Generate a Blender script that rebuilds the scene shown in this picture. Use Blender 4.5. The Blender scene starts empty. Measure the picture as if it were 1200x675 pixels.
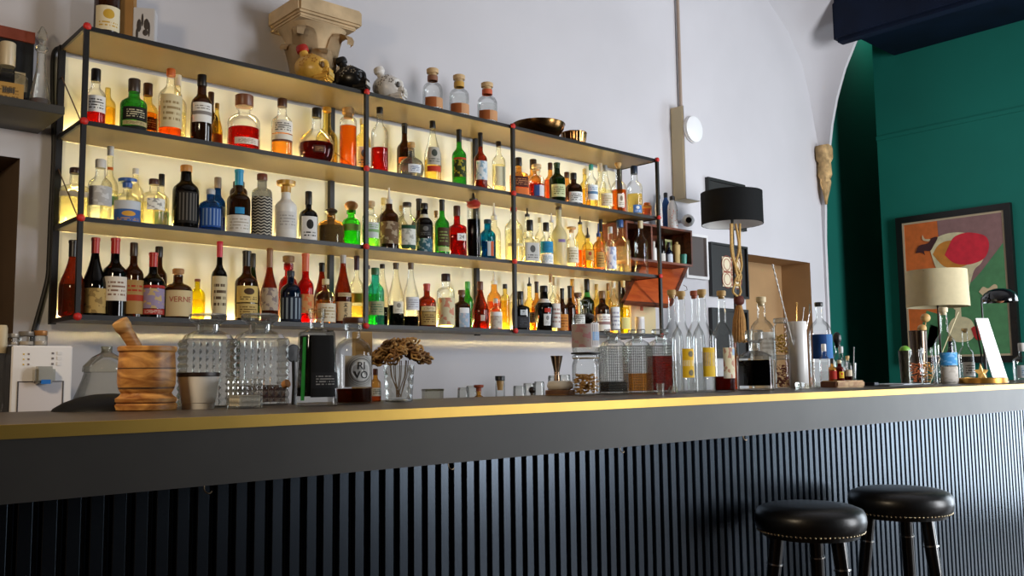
import bpy, bmesh, math, random
from mathutils import Vector, Matrix
random.seed(11)
sc = bpy.context.scene
COL = sc.collection
PI = math.pi

# ------------------------------------------------------------------ camera (fitted to the photograph)
F_PX, YAW, PITCH, ROLL = 1065.47, .7333, .0966, -.0125
CZ = 1.162
_cy, _sy, _cp, _sp = math.cos(YAW), math.sin(YAW), math.cos(PITCH), math.sin(PITCH)
_r0 = Vector((_cy, -_sy, 0)); FWD = Vector((_sy*_cp, _cy*_cp, _sp)); _u0 = Vector((-_sy*_sp, -_cy*_sp, _cp))
_c, _s = math.cos(ROLL), math.sin(ROLL)
RIGHT = _c*_r0 + _s*_u0; UP = -_s*_r0 + _c*_u0
CAM = Vector((0, 0, CZ))
def at(px, py, Y=None, X=None, Z=None):
    """the point of the room seen at a pixel, on a plane of known depth"""
    d = FWD + RIGHT*((px-600)/F_PX) - UP*((py-337.5)/F_PX)
    t = Y/d.y if Y is not None else X/d.x if X is not None else (Z-CZ)/d.z
    return CAM + d*t
def mpp(P):
    """metres per pixel at a point"""
    return (Vector(P)-CAM).dot(FWD)/F_PX
cd = bpy.data.cameras.new('camera'); cam = bpy.data.objects.new('camera', cd); COL.objects.link(cam)
cd.sensor_width = 36; cd.lens = 36*F_PX/1200; cd.clip_start = .02
M4 = Matrix((RIGHT, UP, -FWD)).transposed().to_4x4(); M4.translation = CAM
cam.matrix_world = M4; sc.camera = cam

# ------------------------------------------------------------------ materials
def lin(h):
    if not isinstance(h, str): return tuple(h)
    v = [int(h[i:i+2], 16)/255 for i in (0, 2, 4)]
    return tuple(c/12.92 if c <= .04045 else ((c+.055)/1.055)**2.4 for c in v)
_MC = {}
def new_mat(n):
    m = bpy.data.materials.new(n); m.use_nodes = True; nt = m.node_tree; nt.nodes.clear()
    return m, nt, nt.nodes.new('ShaderNodeOutputMaterial')
def mat(h, rough=.5, metal=0., var=0., scale=8., bump=0., stretch=None, spec=.5, coat=0.):
    """principled surface, with object-space noise for uneven colour and relief"""
    k = ('p', h, rough, metal, var, scale, bump, stretch, spec, coat)
    if k in _MC: return _MC[k]
    m, nt, out = new_mat('surface_'+str(h)); N, L = nt.nodes, nt.links
    b = N.new('ShaderNodeBsdfPrincipled'); L.new(b.outputs[0], out.inputs[0]); c = lin(h)
    b.inputs['Base Color'].default_value = (*c, 1); b.inputs['Roughness'].default_value = rough
    b.inputs['Metallic'].default_value = metal; b.inputs['Specular IOR Level'].default_value = spec
    b.inputs['Coat Weight'].default_value = coat
    if var or bump:
        tc = N.new('ShaderNodeTexCoord'); nz = N.new('ShaderNodeTexNoise'); nz.inputs['Scale'].default_value = scale
        nz.inputs['Detail'].default_value = 6
        src = tc.outputs['Object']
        if stretch:
            mp = N.new('ShaderNodeMapping'); mp.inputs['Scale'].default_value = stretch; L.new(src, mp.inputs[0]); src = mp.outputs[0]
        L.new(src, nz.inputs['Vector'])
        if var:
            r = N.new('ShaderNodeValToRGB'); e = r.color_ramp.elements
            e[0].position, e[1].position = .3, .7
            e[0].color = (*[x*(1-var) for x in c], 1); e[1].color = (*[min(1, x*(1+var)) for x in c], 1)
            L.new(nz.outputs[0], r.inputs[0]); L.new(r.outputs[0], b.inputs['Base Color'])
        if bump:
            bp = N.new('ShaderNodeBump'); bp.inputs['Strength'].default_value = 1; bp.inputs['Distance'].default_value = bump
            L.new(nz.outputs[0], bp.inputs['Height']); L.new(bp.outputs[0], b.inputs['Normal'])
    _MC[k] = m; return m
def wood(h1, h2, scale=6., rough=.5, stretch=(1, 1, 8)):
    k = ('w', h1, h2, scale, rough, stretch)
    if k in _MC: return _MC[k]
    m, nt, out = new_mat('wood_'+h1); N, L = nt.nodes, nt.links
    b = N.new('ShaderNodeBsdfPrincipled'); L.new(b.outputs[0], out.inputs[0]); b.inputs['Roughness'].default_value = rough
    tc = N.new('ShaderNodeTexCoord'); mp = N.new('ShaderNodeMapping'); mp.inputs['Scale'].default_value = stretch
    nz = N.new('ShaderNodeTexNoise'); nz.inputs['Scale'].default_value = scale; nz.inputs['Detail'].default_value = 8
    nz.inputs['Distortion'].default_value = 1.2
    r = N.new('ShaderNodeValToRGB'); e = r.color_ramp.elements; e[0].position, e[1].position = .34, .66
    e[0].color = (*lin(h1), 1); e[1].color = (*lin(h2), 1)
    L.new(tc.outputs['Object'], mp.inputs[0]); L.new(mp.outputs[0], nz.inputs['Vector']); L.new(nz.outputs[0], r.inputs[0])
    L.new(r.outputs[0], b.inputs['Base Color']); _MC[k] = m; return m
def glass(tint, edge=.62, rough=.02, body=0., ior=1.38, top=.42):
    """thin glass wall: tinted see-through, darker where seen edge-on (longer path), Fresnel reflection"""
    k = ('g', tint, edge, rough, body, ior, top)
    if k in _MC: return _MC[k]
    m, nt, out = new_mat('glass'); N, L = nt.nodes, nt.links
    lw = N.new('ShaderNodeLayerWeight'); lw.inputs[0].default_value = .5
    pw = N.new('ShaderNodeMath'); pw.operation = 'POWER'; pw.inputs[1].default_value = 2.4; L.new(lw.outputs['Facing'], pw.inputs[0])
    mx = N.new('ShaderNodeMix'); mx.data_type = 'RGBA'; L.new(pw.outputs[0], mx.inputs[0])
    mx.inputs[6].default_value = (*tint, 1); mx.inputs[7].default_value = (*[t*edge for t in tint], 1)
    tr = N.new('ShaderNodeBsdfTransparent'); L.new(mx.outputs[2], tr.inputs[0])
    last = tr.outputs[0]
    if body:
        df = N.new('ShaderNodeBsdfDiffuse'); df.inputs[0].default_value = (*tint, 1)
        ms = N.new('ShaderNodeMixShader'); ms.inputs[0].default_value = body; L.new(last, ms.inputs[1]); L.new(df.outputs[0], ms.inputs[2]); last = ms.outputs[0]
    gl = N.new('ShaderNodeBsdfGlossy'); gl.inputs['Roughness'].default_value = rough
    fr = N.new('ShaderNodeFresnel'); fr.inputs[0].default_value = ior
    mn = N.new('ShaderNodeMath'); mn.operation = 'MINIMUM'; mn.inputs[1].default_value = top; L.new(fr.outputs[0], mn.inputs[0])
    ms = N.new('ShaderNodeMixShader'); L.new(mn.outputs[0], ms.inputs[0]); L.new(last, ms.inputs[1]); L.new(gl.outputs[0], ms.inputs[2])
    L.new(ms.outputs[0], out.inputs[0]); _MC[k] = m; return m
def liquid(tint, body=.12):
    k = ('l', tint, body)
    if k in _MC: return _MC[k]
    m, nt, out = new_mat('liquid'); N, L = nt.nodes, nt.links
    tr = N.new('ShaderNodeBsdfTransparent'); tr.inputs[0].default_value = (*tint, 1)
    tl = N.new('ShaderNodeBsdfTranslucent'); tl.inputs[0].default_value = (*tint, 1)
    df = N.new('ShaderNodeBsdfDiffuse'); df.inputs[0].default_value = (*tint, 1)
    m1 = N.new('ShaderNodeMixShader'); m1.inputs[0].default_value = .5; L.new(tl.outputs[0], m1.inputs[1]); L.new(df.outputs[0], m1.inputs[2])
    m2 = N.new('ShaderNodeMixShader'); m2.inputs[0].default_value = body; L.new(tr.outputs[0], m2.inputs[1]); L.new(m1.outputs[0], m2.inputs[2])
    L.new(m2.outputs[0], out.inputs[0]); _MC[k] = m; return m
def emit(h, s):
    m, nt, out = new_mat('glow'); e = nt.nodes.new('ShaderNodeEmission'); e.inputs[0].default_value = (*lin(h), 1); e.inputs[1].default_value = s
    nt.links.new(e.outputs[0], out.inputs[0]); return m
def label_mat(base, ink, style):
    """printed paper; style: plain, text, band, top, emblem, split, stripe"""
    k = ('lab', base, ink, style)
    if k in _MC: return _MC[k]
    m, nt, out = new_mat('paper_label'); N, L = nt.nodes, nt.links
    b = N.new('ShaderNodeBsdfPrincipled'); b.inputs['Roughness'].default_value = .6; b.inputs['Specular IOR Level'].default_value = .2; L.new(b.outputs[0], out.inputs[0])
    if style == 'plain' or ink is None:
        b.inputs['Base Color'].default_value = (*lin(base), 1); _MC[k] = m; return m
    uv = N.new('ShaderNodeUVMap'); sp = N.new('ShaderNodeSeparateXYZ'); L.new(uv.outputs[0], sp.inputs[0]); u, v = sp.outputs[0], sp.outputs[1]
    def mth(op, a, c=None):
        n = N.new('ShaderNodeMath'); n.operation = op
        for i, x in enumerate((a, c)):
            if x is None: continue
            if isinstance(x, (int, float)): n.inputs[i].default_value = x
            else: L.new(x, n.inputs[i])
        return n.outputs[0]
    def rng(x, lo, hi): return mth('MULTIPLY', mth('GREATER_THAN', x, lo), mth('LESS_THAN', x, hi))
    def lines(v0, v1, n):
        vn = mth('MULTIPLY', v, n); fr = mth('FRACT', vn); fl = mth('FLOOR', vn)
        cb = N.new('ShaderNodeCombineXYZ'); L.new(mth('MULTIPLY', u, 14), cb.inputs[0]); L.new(mth('MULTIPLY', fl, 7.3), cb.inputs[1])
        nz = N.new('ShaderNodeTexNoise'); nz.inputs['Scale'].default_value = 1.; L.new(cb.outputs[0], nz.inputs['Vector'])
        g = mth('GREATER_THAN', nz.outputs[0], .46)
        return mth('MULTIPLY', mth('MULTIPLY', mth('MULTIPLY', rng(fr, .3, .75), g), rng(u, .16, .84)), rng(v, v0, v1))
    def disc(cu, cv, r):
        du = mth('SUBTRACT', u, cu); dv = mth('SUBTRACT', v, cv)
        return mth('LESS_THAN', mth('ADD', mth('MULTIPLY', du, du), mth('MULTIPLY', dv, dv)), r*r)
    f = {'text': lambda: lines(.2, .85, 6), 'band': lambda: rng(v, .0, .28), 'top': lambda: rng(v, .68, 1.1),
         'emblem': lambda: mth('MAXIMUM', disc(.5, .66, .2), lines(.1, .4, 8)), 'split': lambda: mth('GREATER_THAN', u, .5),
         'stripe': lambda: mth('MAXIMUM', rng(v, .38, .56), lines(.65, .9, 8)), 'zig': lambda: mth('GREATER_THAN', mth('FRACT', mth('ADD', mth('MULTIPLY', v, 13), mth('ABSOLUTE', mth('SUBTRACT', mth('FRACT', mth('MULTIPLY', u, 5)), .5)))), .6),
         'bars': lambda: mth('MULTIPLY', mth('GREATER_THAN', mth('FRACT', mth('MULTIPLY', u, 6)), .55), rng(v, .08, .95)),
         'splash': lambda: None}[style]()
    if style == 'splash':
        nz = N.new('ShaderNodeTexNoise'); nz.inputs['Scale'].default_value = 3.2; L.new(uv.outputs[0], nz.inputs['Vector']); f = mth('MULTIPLY', mth('GREATER_THAN', nz.outputs[0], .53), .62)
    mx = N.new('ShaderNodeMix'); mx.data_type = 'RGBA'; L.new(f, mx.inputs[0]); mx.inputs[6].default_value = (*lin(base), 1); mx.inputs[7].default_value = (*lin(ink), 1)
    L.new(mx.outputs[2], b.inputs['Base Color']); _MC[k] = m; return m

# ------------------------------------------------------------------ objects
def obj(name, bm, m, parent=None, smooth=None, loc=None):
    """links a bmesh as one mesh object; smooth = angle in degrees under which edges look rounded"""
    me = bpy.data.meshes.new(name); bmesh.ops.recalc_face_normals(bm, faces=bm.faces) if smooth != 'keep' else None
    bm.to_mesh(me); bm.free()
    for x in (m if isinstance(m, (list, tuple)) else [m]): me.materials.append(x)
    if smooth and smooth != 'keep':
        for p in me.polygons: p.use_smooth = True
        me.set_sharp_from_angle(angle=math.radians(smooth))
    o = bpy.data.objects.new(name, me); COL.objects.link(o)
    if parent: o.parent = parent
    if loc: o.location = loc
    return o
def tag(o, label, cat, group=None, kind=None):
    o['label'] = label; o['category'] = cat
    if group: o['group'] = group
    if kind: o['kind'] = kind
    return o
def thing(name, label, cat, loc=(0, 0, 0), rz=0, group=None):
    o = bpy.data.objects.new(name, None); COL.objects.link(o); o.empty_display_size = .05
    o.location = loc; o.rotation_euler = (0, 0, rz); return tag(o, label, cat, group)
def struct(name, bm, m, **k):
    o = obj(name, bm, m, **k); o['kind'] = 'structure'; return o
def box(bm, x0, x1, y0, y1, z0, z1, mi=0, bevel=0.):
    vs = [bm.verts.new((x, y, z)) for x in (x0, x1) for y in (y0, y1) for z in (z0, z1)]
    fs = [bm.faces.new([vs[i] for i in q]) for q in ((0, 1, 3, 2), (4, 6, 7, 5), (0, 4, 5, 1), (2, 3, 7, 6), (0, 2, 6, 4), (1, 5, 7, 3))]
    for f in fs: f.material_index = mi
    if bevel: bmesh.ops.bevel(bm, geom=list({e for f in fs for e in f.edges}), offset=bevel, segments=2, affect='EDGES')
    return fs
def boxm(*a, **k):
    bm = bmesh.new(); box(bm, *a, **k); return bm
def sq(th, k, n=5.):
    """radius factor of a cross-section between circle (k=0) and rounded square (k=1)"""
    if k <= 0: return 1.
    c, s = abs(math.cos(th)), abs(math.sin(th))
    return (1-k) + k*(c**n + s**n)**(-1/n)
def lathe(prof, seg=28, bm=None, cap0=True, cap1=True, square=None, org=(0, 0, 0), axis=None, flat=1.):
    """prof = [(r, z)]; square = function of ring index -> squareness; flat = depth scale along y"""
    bm = bm or bmesh.new(); rings = []
    A = axis or Matrix.Identity(3); O = Vector(org)
    for i, (r, z) in enumerate(prof):
        k = square[i] if square else 0
        rings.append([bm.verts.new(O + A @ Vector((math.cos(t)*r*sq(t, k), math.sin(t)*r*sq(t, k)*flat, z))) for t in [2*PI*(j+.5)/seg for j in range(seg)]])
    for a, b in zip(rings, rings[1:]):
        for j in range(seg): bm.faces.new((a[j], a[(j+1) % seg], b[(j+1) % seg], b[j]))
    if cap0: bm.faces.new(rings[0][::-1])
    if cap1: bm.faces.new(rings[-1])
    return bm
def tube(pts, r, bm=None, seg=8, closed=False, radii=None):
    bm = bm or bmesh.new(); pts = [Vector(p) for p in pts]; n = len(pts); rings = []; up = None
    for i, p in enumerate(pts):
        t = (pts[(i+1) % n]-pts[i-1]) if closed else (pts[min(i+1, n-1)]-pts[max(i-1, 0)])
        t.normalize()
        if up is None: up = t.orthogonal().normalized()
        up = (up - t*up.dot(t)).normalized(); s = t.cross(up); rr = radii[i] if radii else r
        rings.append([bm.verts.new(p + (up*math.cos(a)+s*math.sin(a))*rr) for a in [2*PI*j/seg for j in range(seg)]])
    for i in range(n if closed else n-1):
        a, b = rings[i], rings[(i+1) % n]
        for j in range(seg): bm.faces.new((a[j], a[(j+1) % seg], b[(j+1) % seg], b[j]))
    if not closed: bm.faces.new(rings[0][::-1]); bm.faces.new(rings[-1])
    return bm
def spline(pts, n=8):
    pts = [Vector(p) for p in pts]; out = []
    for i in range(len(pts)-1):
        p0, p1, p2, p3 = pts[max(i-1, 0)], pts[i], pts[i+1], pts[min(i+2, len(pts)-1)]
        for k in range(n):
            t = k/n; out.append(.5*((2*p1)+(p2-p0)*t+(2*p0-5*p1+4*p2-p3)*t*t+(3*p1-p0-3*p2+p3)*t**3))
    return out+[pts[-1]]
def ball(bm, c, r, sub=2, sc3=(1, 1, 1)):
    bmesh.ops.create_icosphere(bm, subdivisions=sub, radius=r, matrix=Matrix.Translation(c) @ Matrix.Diagonal((*sc3, 1))); return bm
def text_mesh(s, size, depth=.0003):
    cu = bpy.data.curves.new('t', 'FONT'); cu.body = s; cu.size = size; cu.align_x = 'CENTER'; cu.align_y = 'CENTER'; cu.extrude = depth; cu.resolution_u = 3
    o = bpy.data.objects.new('t', cu); COL.objects.link(o)
    me = bpy.data.meshes.new_from_object(o.evaluated_get(bpy.context.evaluated_depsgraph_get()))
    bm = bmesh.new(); bm.from_mesh(me); bpy.data.objects.remove(o); bpy.data.curves.remove(cu); bpy.data.meshes.remove(me)
    return bm
def wrap_text(bm, R, z, th0=-PI/2):
    for v in bm.verts:
        a = th0 + v.co.x/R; rr = R + v.co.z; v.co = Vector((rr*math.cos(a), rr*math.sin(a), z+v.co.y))
    return bm

# ------------------------------------------------------------------ bottles
GL = {'clear': (.97, .98, .97), 'pale': (.98, .96, .85), 'amber': (.9, .58, .2), 'brown': (.16, .06, .015), 'black': (.02, .017, .015),
      'green': (.12, .5, .1), 'dgreen': (.03, .09, .02), 'blue': (.05, .2, .5), 'cobalt': (.02, .06, .17), 'teal': (.02, .36, .5), 'red': (.62, .03, .015),
      'lime': (.2, .85, .12), 'gray': (.55, .55, .53), 'aqua': (.15, .65, .55), 'rose': (.45, .1, .025), 'gold': (.97, .84, .42), 'yellow': (.95, .85, .05)}
LQ = {'amber': (.9, .36, .05), 'whisky': (.94, .56, .15), 'red': (.65, .05, .02), 'orange': (.9, .3, .04), 'gold': (.97, .82, .36), 'straw': (.99, .97, .8),
      'water': (.985, .99, .985), 'black': (.012, .01, .01), 'brown': (.2, .06, .015), 'blue': (.1, .35, .75), 'lime': (.45, .9, .2), 'dred': (.22, .02, .012), 'yellow': (.98, .88, .12), 'navy': (.03, .12, .4)}
# silhouettes: (radius as share of body radius, height as share of shoulder-to-lip height), squareness
ST = {'wine': ([(.9, 0), (1, .015), (1, .6), (.97, .645), (.86, .69), (.62, .735), (.42, .775), (.34, .82), (.31, 1)], 0),
      'slope': ([(.92, 0), (1, .02), (1, .4), (.96, .47), (.84, .55), (.66, .64), (.48, .73), (.37, .82), (.3, .92), (.29, 1)], 0),
      'whisky': ([(.92, 0), (1, .02), (1, .58), (.98, .63), (.9, .68), (.7, .73), (.48, .765), (.4, .81), (.37, 1)], 0),
      'squat': ([(.93, 0), (1, .03), (1, .56), (.97, .63), (.86, .7), (.62, .755), (.36, .785), (.3, .82), (.3, 1)], 0),
      'bulb': ([(.55, 0), (.74, .02), (.93, .14), (1, .29), (.96, .42), (.82, .53), (.58, .61), (.34, .66), (.24, .72), (.22, 1)], 0),
      'square': ([(.92, 0), (1, .02), (1, .6), (.96, .65), (.78, .69), (.5, .72), (.36, .75), (.33, 1)], 1),
      'cyl': ([(.94, 0), (1, .015), (1, .7), (.98, .74), (.86, .785), (.6, .81), (.44, .83), (.42, 1)], 0),
      'tall': ([(.92, 0), (1, .015), (1, .48), (.97, .53), (.84, .585), (.58, .635), (.4, .67), (.34, .72), (.32, 1)], 0),
      'flare': ([(.76, 0), (.82, .015), (.95, .4), (1, .52), (.96, .58), (.8, .65), (.55, .73), (.4, .8), (.34, 1)], 0),
      'apoth': ([(.93, 0), (1, .02), (1, .55), (.96, .62), (.8, .7), (.5, .755), (.36, .77), (.34, .87), (.46, .89), (.46, 1)], 0),
      'flask': ([(.95, 0), (1, .02), (1, .84), (.97, .9), (.8, .95), (.6, .97), (.58, 1)], 0)}
def radius_at(prof, z):
    for (r0, z0), (r1, z1) in zip(prof, prof[1:]):
        if z <= z1: return r0+(r1-r0)*(z-z0)/max(1e-9, z1-z0)
    return prof[-1][0]
def patch(prof, k, z0, z1, half, off=.0008, th0=-PI/2, nu=14):
    """a label that follows the bottle's wall"""
    bm = bmesh.new(); uvl = bm.loops.layers.uv.new('UVMap'); nv = 6; g = []
    for j in range(nv+1):
        z = z0+(z1-z0)*j/nv; r = radius_at(prof, z)
        g.append([bm.verts.new(((r*sq(t, k)+off)*math.cos(t), (r*sq(t, k)+off)*math.sin(t), z)) for t in [th0-half+2*half*i/nu for i in range(nu+1)]])
    for j in range(nv):
        for i in range(nu):
            f = bm.faces.new((g[j][i], g[j][i+1], g[j+1][i+1], g[j+1][i]))
            for lp, (a, b) in zip(f.loops, ((i, j), (i+1, j), (i+1, j+1), (i, j+1))): lp[uvl].uv = (a/nu, b/nv)
    return bm
def make_bottle(name, label, loc, R, H, style, g, liq=None, labs=(), cap=None, group=None, rz=0, cat='bottle', rough=None):
    t = thing(name, label, cat, loc, rz, group)
    shp, k = ST[style]; capH = (cap[1] if cap else 0)*H
    Hb = H - capH*.8; prof = [(r*R*(1.08 if r < .5 else 1), (z+.045*math.sin(PI*min(1, z)))*Hb) for r, z in shp]; n = len(prof)
    sqs = [k if r > .8*R else k*max(0, (r/R-.45)/.4) for r, z in prof]
    if g == 'white': gm = mat('E4E2DC', .25)
    elif g == 'frost': gm = glass((.8, .75, .5), .6, .3, .45)
    elif g == 'mattblack': gm = mat('121214', .35)
    elif g in ('black', 'cobalt', 'brown', 'dgreen'): gm = glass(GL[g], .5, .04, .1, 1.55)
    else: gm = glass(GL[g], .7 if g in ('clear', 'pale', 'gold') else .5, .02, 0. if g in ('clear', 'pale', 'gold') else .1)
    inner = [(r*.93, max(z, .012*H)) for r, z in prof]
    obj('body', lathe(prof, 28, square=sqs), gm, t, 40)
    if liq:
        lv = liq[0]*Hb; pr = [(r, z) for r, z in inner if z < lv]; pr.append((radius_at(inner, lv), lv)); sq2 = sqs[:len(pr)-1]+[sqs[min(len(pr)-1, n-1)]]
        obj('liquid', lathe(pr, 24, square=sq2), liquid(LQ[liq[1]]), t, 40)
    for q in labs:
        z0, z1, base, ink, sty = q[:5]; half = q[5] if len(q) > 5 else 1.05; th = q[6] if len(q) > 6 else -PI/2
        obj('label', patch(prof, k, z0*Hb, z1*Hb, half, th0=th), label_mat(base, ink, sty), t, 40)
    if cap:
        nr = prof[-1][0]; kind = cap[2] if len(cap) > 2 else 'screw'; zb = H-capH
        if kind == 'screw': cp = [(nr*1.1, zb), (nr*1.14, zb+.002), (nr*1.14, H-.003), (nr*1.02, H)]
        elif kind == 'foil': cp = [(nr*1.08, zb), (nr*1.09, H-.012), (nr*1.2, H-.011), (nr*1.2, H-.002), (nr*1.05, H)]
        elif kind == 'cork': cp = [(nr*.84, zb), (nr*.86, zb+capH*.35), (nr*1.2, zb+capH*.38), (nr*1.25, H-.003), (nr*1.1, H)]
        elif kind == 'ball': cp = [(nr*.5, zb), (nr*.9, zb+capH*.18)]+[(nr*1.5*math.sin(a), zb+capH*(.6-.4*math.cos(a))) for a in (.7, 1.1, 1.57, 2.0, 2.5, 2.95)]
        elif kind == 'wide': cp = [(nr*1.1, zb), (nr*1.2, zb+capH*.5), (nr*2.1, zb+capH*.62), (nr*2.2, H-.002), (nr*1.9, H)]
        elif kind == 'pour': cp = [(nr*1.1, zb), (nr*1.15, zb+capH*.25), (nr*.6, zb+capH*.3), (nr*.38, zb+capH*.5), (nr*.3, H)]
        cm = glass((.9, .92, .9)) if cap[0] == 'glass' else mat(cap[0], .55 if kind == 'cork' else .35, var=.15 if kind == 'cork' else 0, scale=90)
        obj({'cork': 'cork', 'pour': 'pourer', 'ball': 'stopper', 'wide': 'stopper'}.get(kind, 'cap'), lathe(cp, 20), cm, t, 40)
    return t
# ------------------------------------------------------------------ the room
WY = 3.62                      # the plastered wall behind the bar
EX = 7.55                      # green end wall
AX = 6.55                      # arch between bar and green room
plaster = mat('C8C6CA', .85, var=.05, scale=1.3, bump=.002)
green = mat('0D786A', .75, var=.10, scale=1.1)
def rect(bm, a, b, c, d): return bm.faces.new([bm.verts.new(p) for p in (a, b, c, d)])
N1 = (-.2, .85, 1.30, 1.976)   # left recess (x0, x1, z0, z1)
N2 = (5.462, 6.345, 1.0, 2.0)  # right recess
rib = [(6.56, 2.93), (6.51, 3.09), (6.45, 3.33), (6.36, 3.575), (6.18, 3.79), (5.906, 3.972), (5.5, 4.2), (5.0, 4.4), (4.2, 4.6), (3.2, 4.72)]
bm = bmesh.new()
def wallrect(x0, x1, z0, z1): rect(bm, (x0, WY, z0), (x1, WY, z0), (x1, WY, z1), (x0, WY, z1))
wallrect(-1.6, N1[0], 0, 2.9); wallrect(N1[0], N1[1], 0, N1[2]); wallrect(N1[0], N1[1], N1[3], 2.9); wallrect(N1[1], N2[0], 0, 2.9)
wallrect(N2[0], N2[1], 0, N2[2]); wallrect(N2[0], N2[1], N2[3], 2.9); wallrect(N2[1], AX, 0, 2.9)
top = [(-1.6, 2.9)]+[(AX, 2.9)]+rib+[(-1.6, 4.72)]
bm.faces.new([bm.verts.new((x, WY, z)) for x, z in top])
struct('wall_back', bm, plaster)
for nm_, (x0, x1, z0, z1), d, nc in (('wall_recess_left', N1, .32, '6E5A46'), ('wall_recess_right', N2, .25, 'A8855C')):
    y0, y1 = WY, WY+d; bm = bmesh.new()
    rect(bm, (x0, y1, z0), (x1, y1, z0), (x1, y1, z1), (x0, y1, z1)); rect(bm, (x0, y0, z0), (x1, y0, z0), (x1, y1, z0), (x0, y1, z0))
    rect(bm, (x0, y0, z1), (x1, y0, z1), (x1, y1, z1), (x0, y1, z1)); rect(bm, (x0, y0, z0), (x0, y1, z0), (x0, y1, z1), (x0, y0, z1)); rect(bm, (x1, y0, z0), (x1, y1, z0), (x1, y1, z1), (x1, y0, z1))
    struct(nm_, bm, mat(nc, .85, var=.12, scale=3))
# vault springing from the corbel: loft between the wall rib and the arch edge
arch = [(3.53, 2.93), (3.50, 3.10), (3.45, 3.30), (3.37, 3.52), (3.25, 3.75), (3.0, 3.98), (2.7, 4.22), (2.3, 4.42), (1.7, 4.6), (.9, 4.72)]
bm = bmesh.new(); nl = 10; g = []
for (rx, rz), (ay, az) in zip(rib, arch):
    a, b = Vector((rx, WY, rz)), Vector((AX, ay, az)); row = []
    for i in range(nl+1):
        t = i/nl; p = a.lerp(b, t); bulge = math.sin(PI*t)*.18*min(1, (rz-2.9)); p += Vector((.35, .35, .2))*bulge*.6; p.x = min(p.x, AX+.03); p.y = min(p.y, WY); row.append(bm.verts.new(p))
    g.append(row)
for a, b in zip(g, g[1:]):
    for i in range(nl): bm.faces.new((a[i], a[i+1], b[i+1], b[i]))
struct('ceiling_vault', bm, plaster, smooth=60)
# arch wall (thin band beside the corbel and soffit)
jamb = [(3.612, 0), (3.606, 1.2), (3.60, 2.2), (3.585, 2.5)]+[(3.55, 2.8)]+arch[1:]
bm = bmesh.new(); g = []
for y, z in jamb: g.append([bm.verts.new((AX, y, z)), bm.verts.new((AX+.025, y-.004, z))])
for a, b in zip(g, g[1:]): bm.faces.new((a[0], a[1], b[1], b[0]))
for (y, z), (y2, z2) in zip(jamb[:5], jamb[1:5]): rect(bm, (AX, y, z), (AX, WY, z), (AX, WY, z2), (AX, y2, z2))
struct('wall_arch', bm, plaster, smooth=40)
# green room beyond
bm = bmesh.new(); GY = 4.1; xr = 8.6
rect(bm, (AX, GY, 0), (xr, GY, 0), (xr, GY, 4.8), (AX, GY, 4.8)); rect(bm, (AX+.004, 3.64, 0), (AX+.004, GY, 0), (AX+.004, GY, 4.8), (AX+.004, 3.64, 4.8))
rect(bm, (xr, GY, 0), (xr, 3.3, 0), (xr, 3.3, 4.8), (xr, GY, 4.8)); rect(bm, (EX, WY, 0), (xr, WY, 0), (xr, WY, 4.8), (EX, WY, 4.8)); struct('wall_green_passage', bm, green)
struct('floor_passage', boxm(AX, xr, WY, GY, -.1, 0), mat('3A2A1E', .5)); struct('ceiling_passage', boxm(AX, xr, WY, GY, 4.8, 4.85), green)
D0, D1, DZ = -1.1, 1.25, 2.7      # glazed doorway in the end wall, right of the frame
bm = bmesh.new(); rect(bm, (EX, WY, 0), (EX, D1, 0), (EX, D1, 4.8), (EX, WY, 4.8)); rect(bm, (EX, D0, 0), (EX, -2.6, 0), (EX, -2.6, 4.8), (EX, D0, 4.8)); rect(bm, (EX, D1, DZ), (EX, D0, DZ), (EX, D0, 4.8), (EX, D1, 4.8)); struct('wall_green_end', bm, green)
bm = bmesh.new(); box(bm, EX-.03, EX+.05, D0, D0+.07, 0, DZ); box(bm, EX-.03, EX+.05, D1-.07, D1, 0, DZ); box(bm, EX-.03, EX+.05, D0, D1, DZ-.07, DZ); box(bm, EX-.03, EX+.05, D0, D1, 0, .1); box(bm, EX-.02, EX+.05, (D0+D1)/2-.04, (D0+D1)/2+.04, 0, DZ); struct('door_1', bm, mat('2A2622', .5))
struct('trim_1', boxm(EX-.012, EX, -2.6, WY, 3.155, 3.19), green)
navy = mat('07142A', .75, var=.3, scale=4, spec=.2)
bm = bmesh.new(); box(bm, 6.42, EX, -2.6, 3.44, 3.86, 4.8, bevel=.02); struct('beam', bm, navy)
bm = bmesh.new(); pb = at(975, 50, X=6.3); box(bm, 6.3, 6.44, -2.6, pb.y, pb.z, 4.8, bevel=.03); struct('trim_2', bm, navy)
struct('floor', boxm(-1.6, EX, -2.6, WY, -.1, 0), wood('3A2A1E', '5A4330', 5, .4, (1, 8, 1)))
bm = bmesh.new(); rect(bm, (-1.6, WY, 4.72), (EX, WY, 4.72), (EX, -2.6, 4.72), (-1.6, -2.6, 4.72)); struct('ceiling', bm, plaster)
bm = bmesh.new(); rect(bm, (-1.6, WY, 0), (-1.6, -2.6, 0), (-1.6, -2.6, 4.72), (-1.6, WY, 4.72)); struct('wall_left', bm, mat('6A5444', .85))
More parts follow.
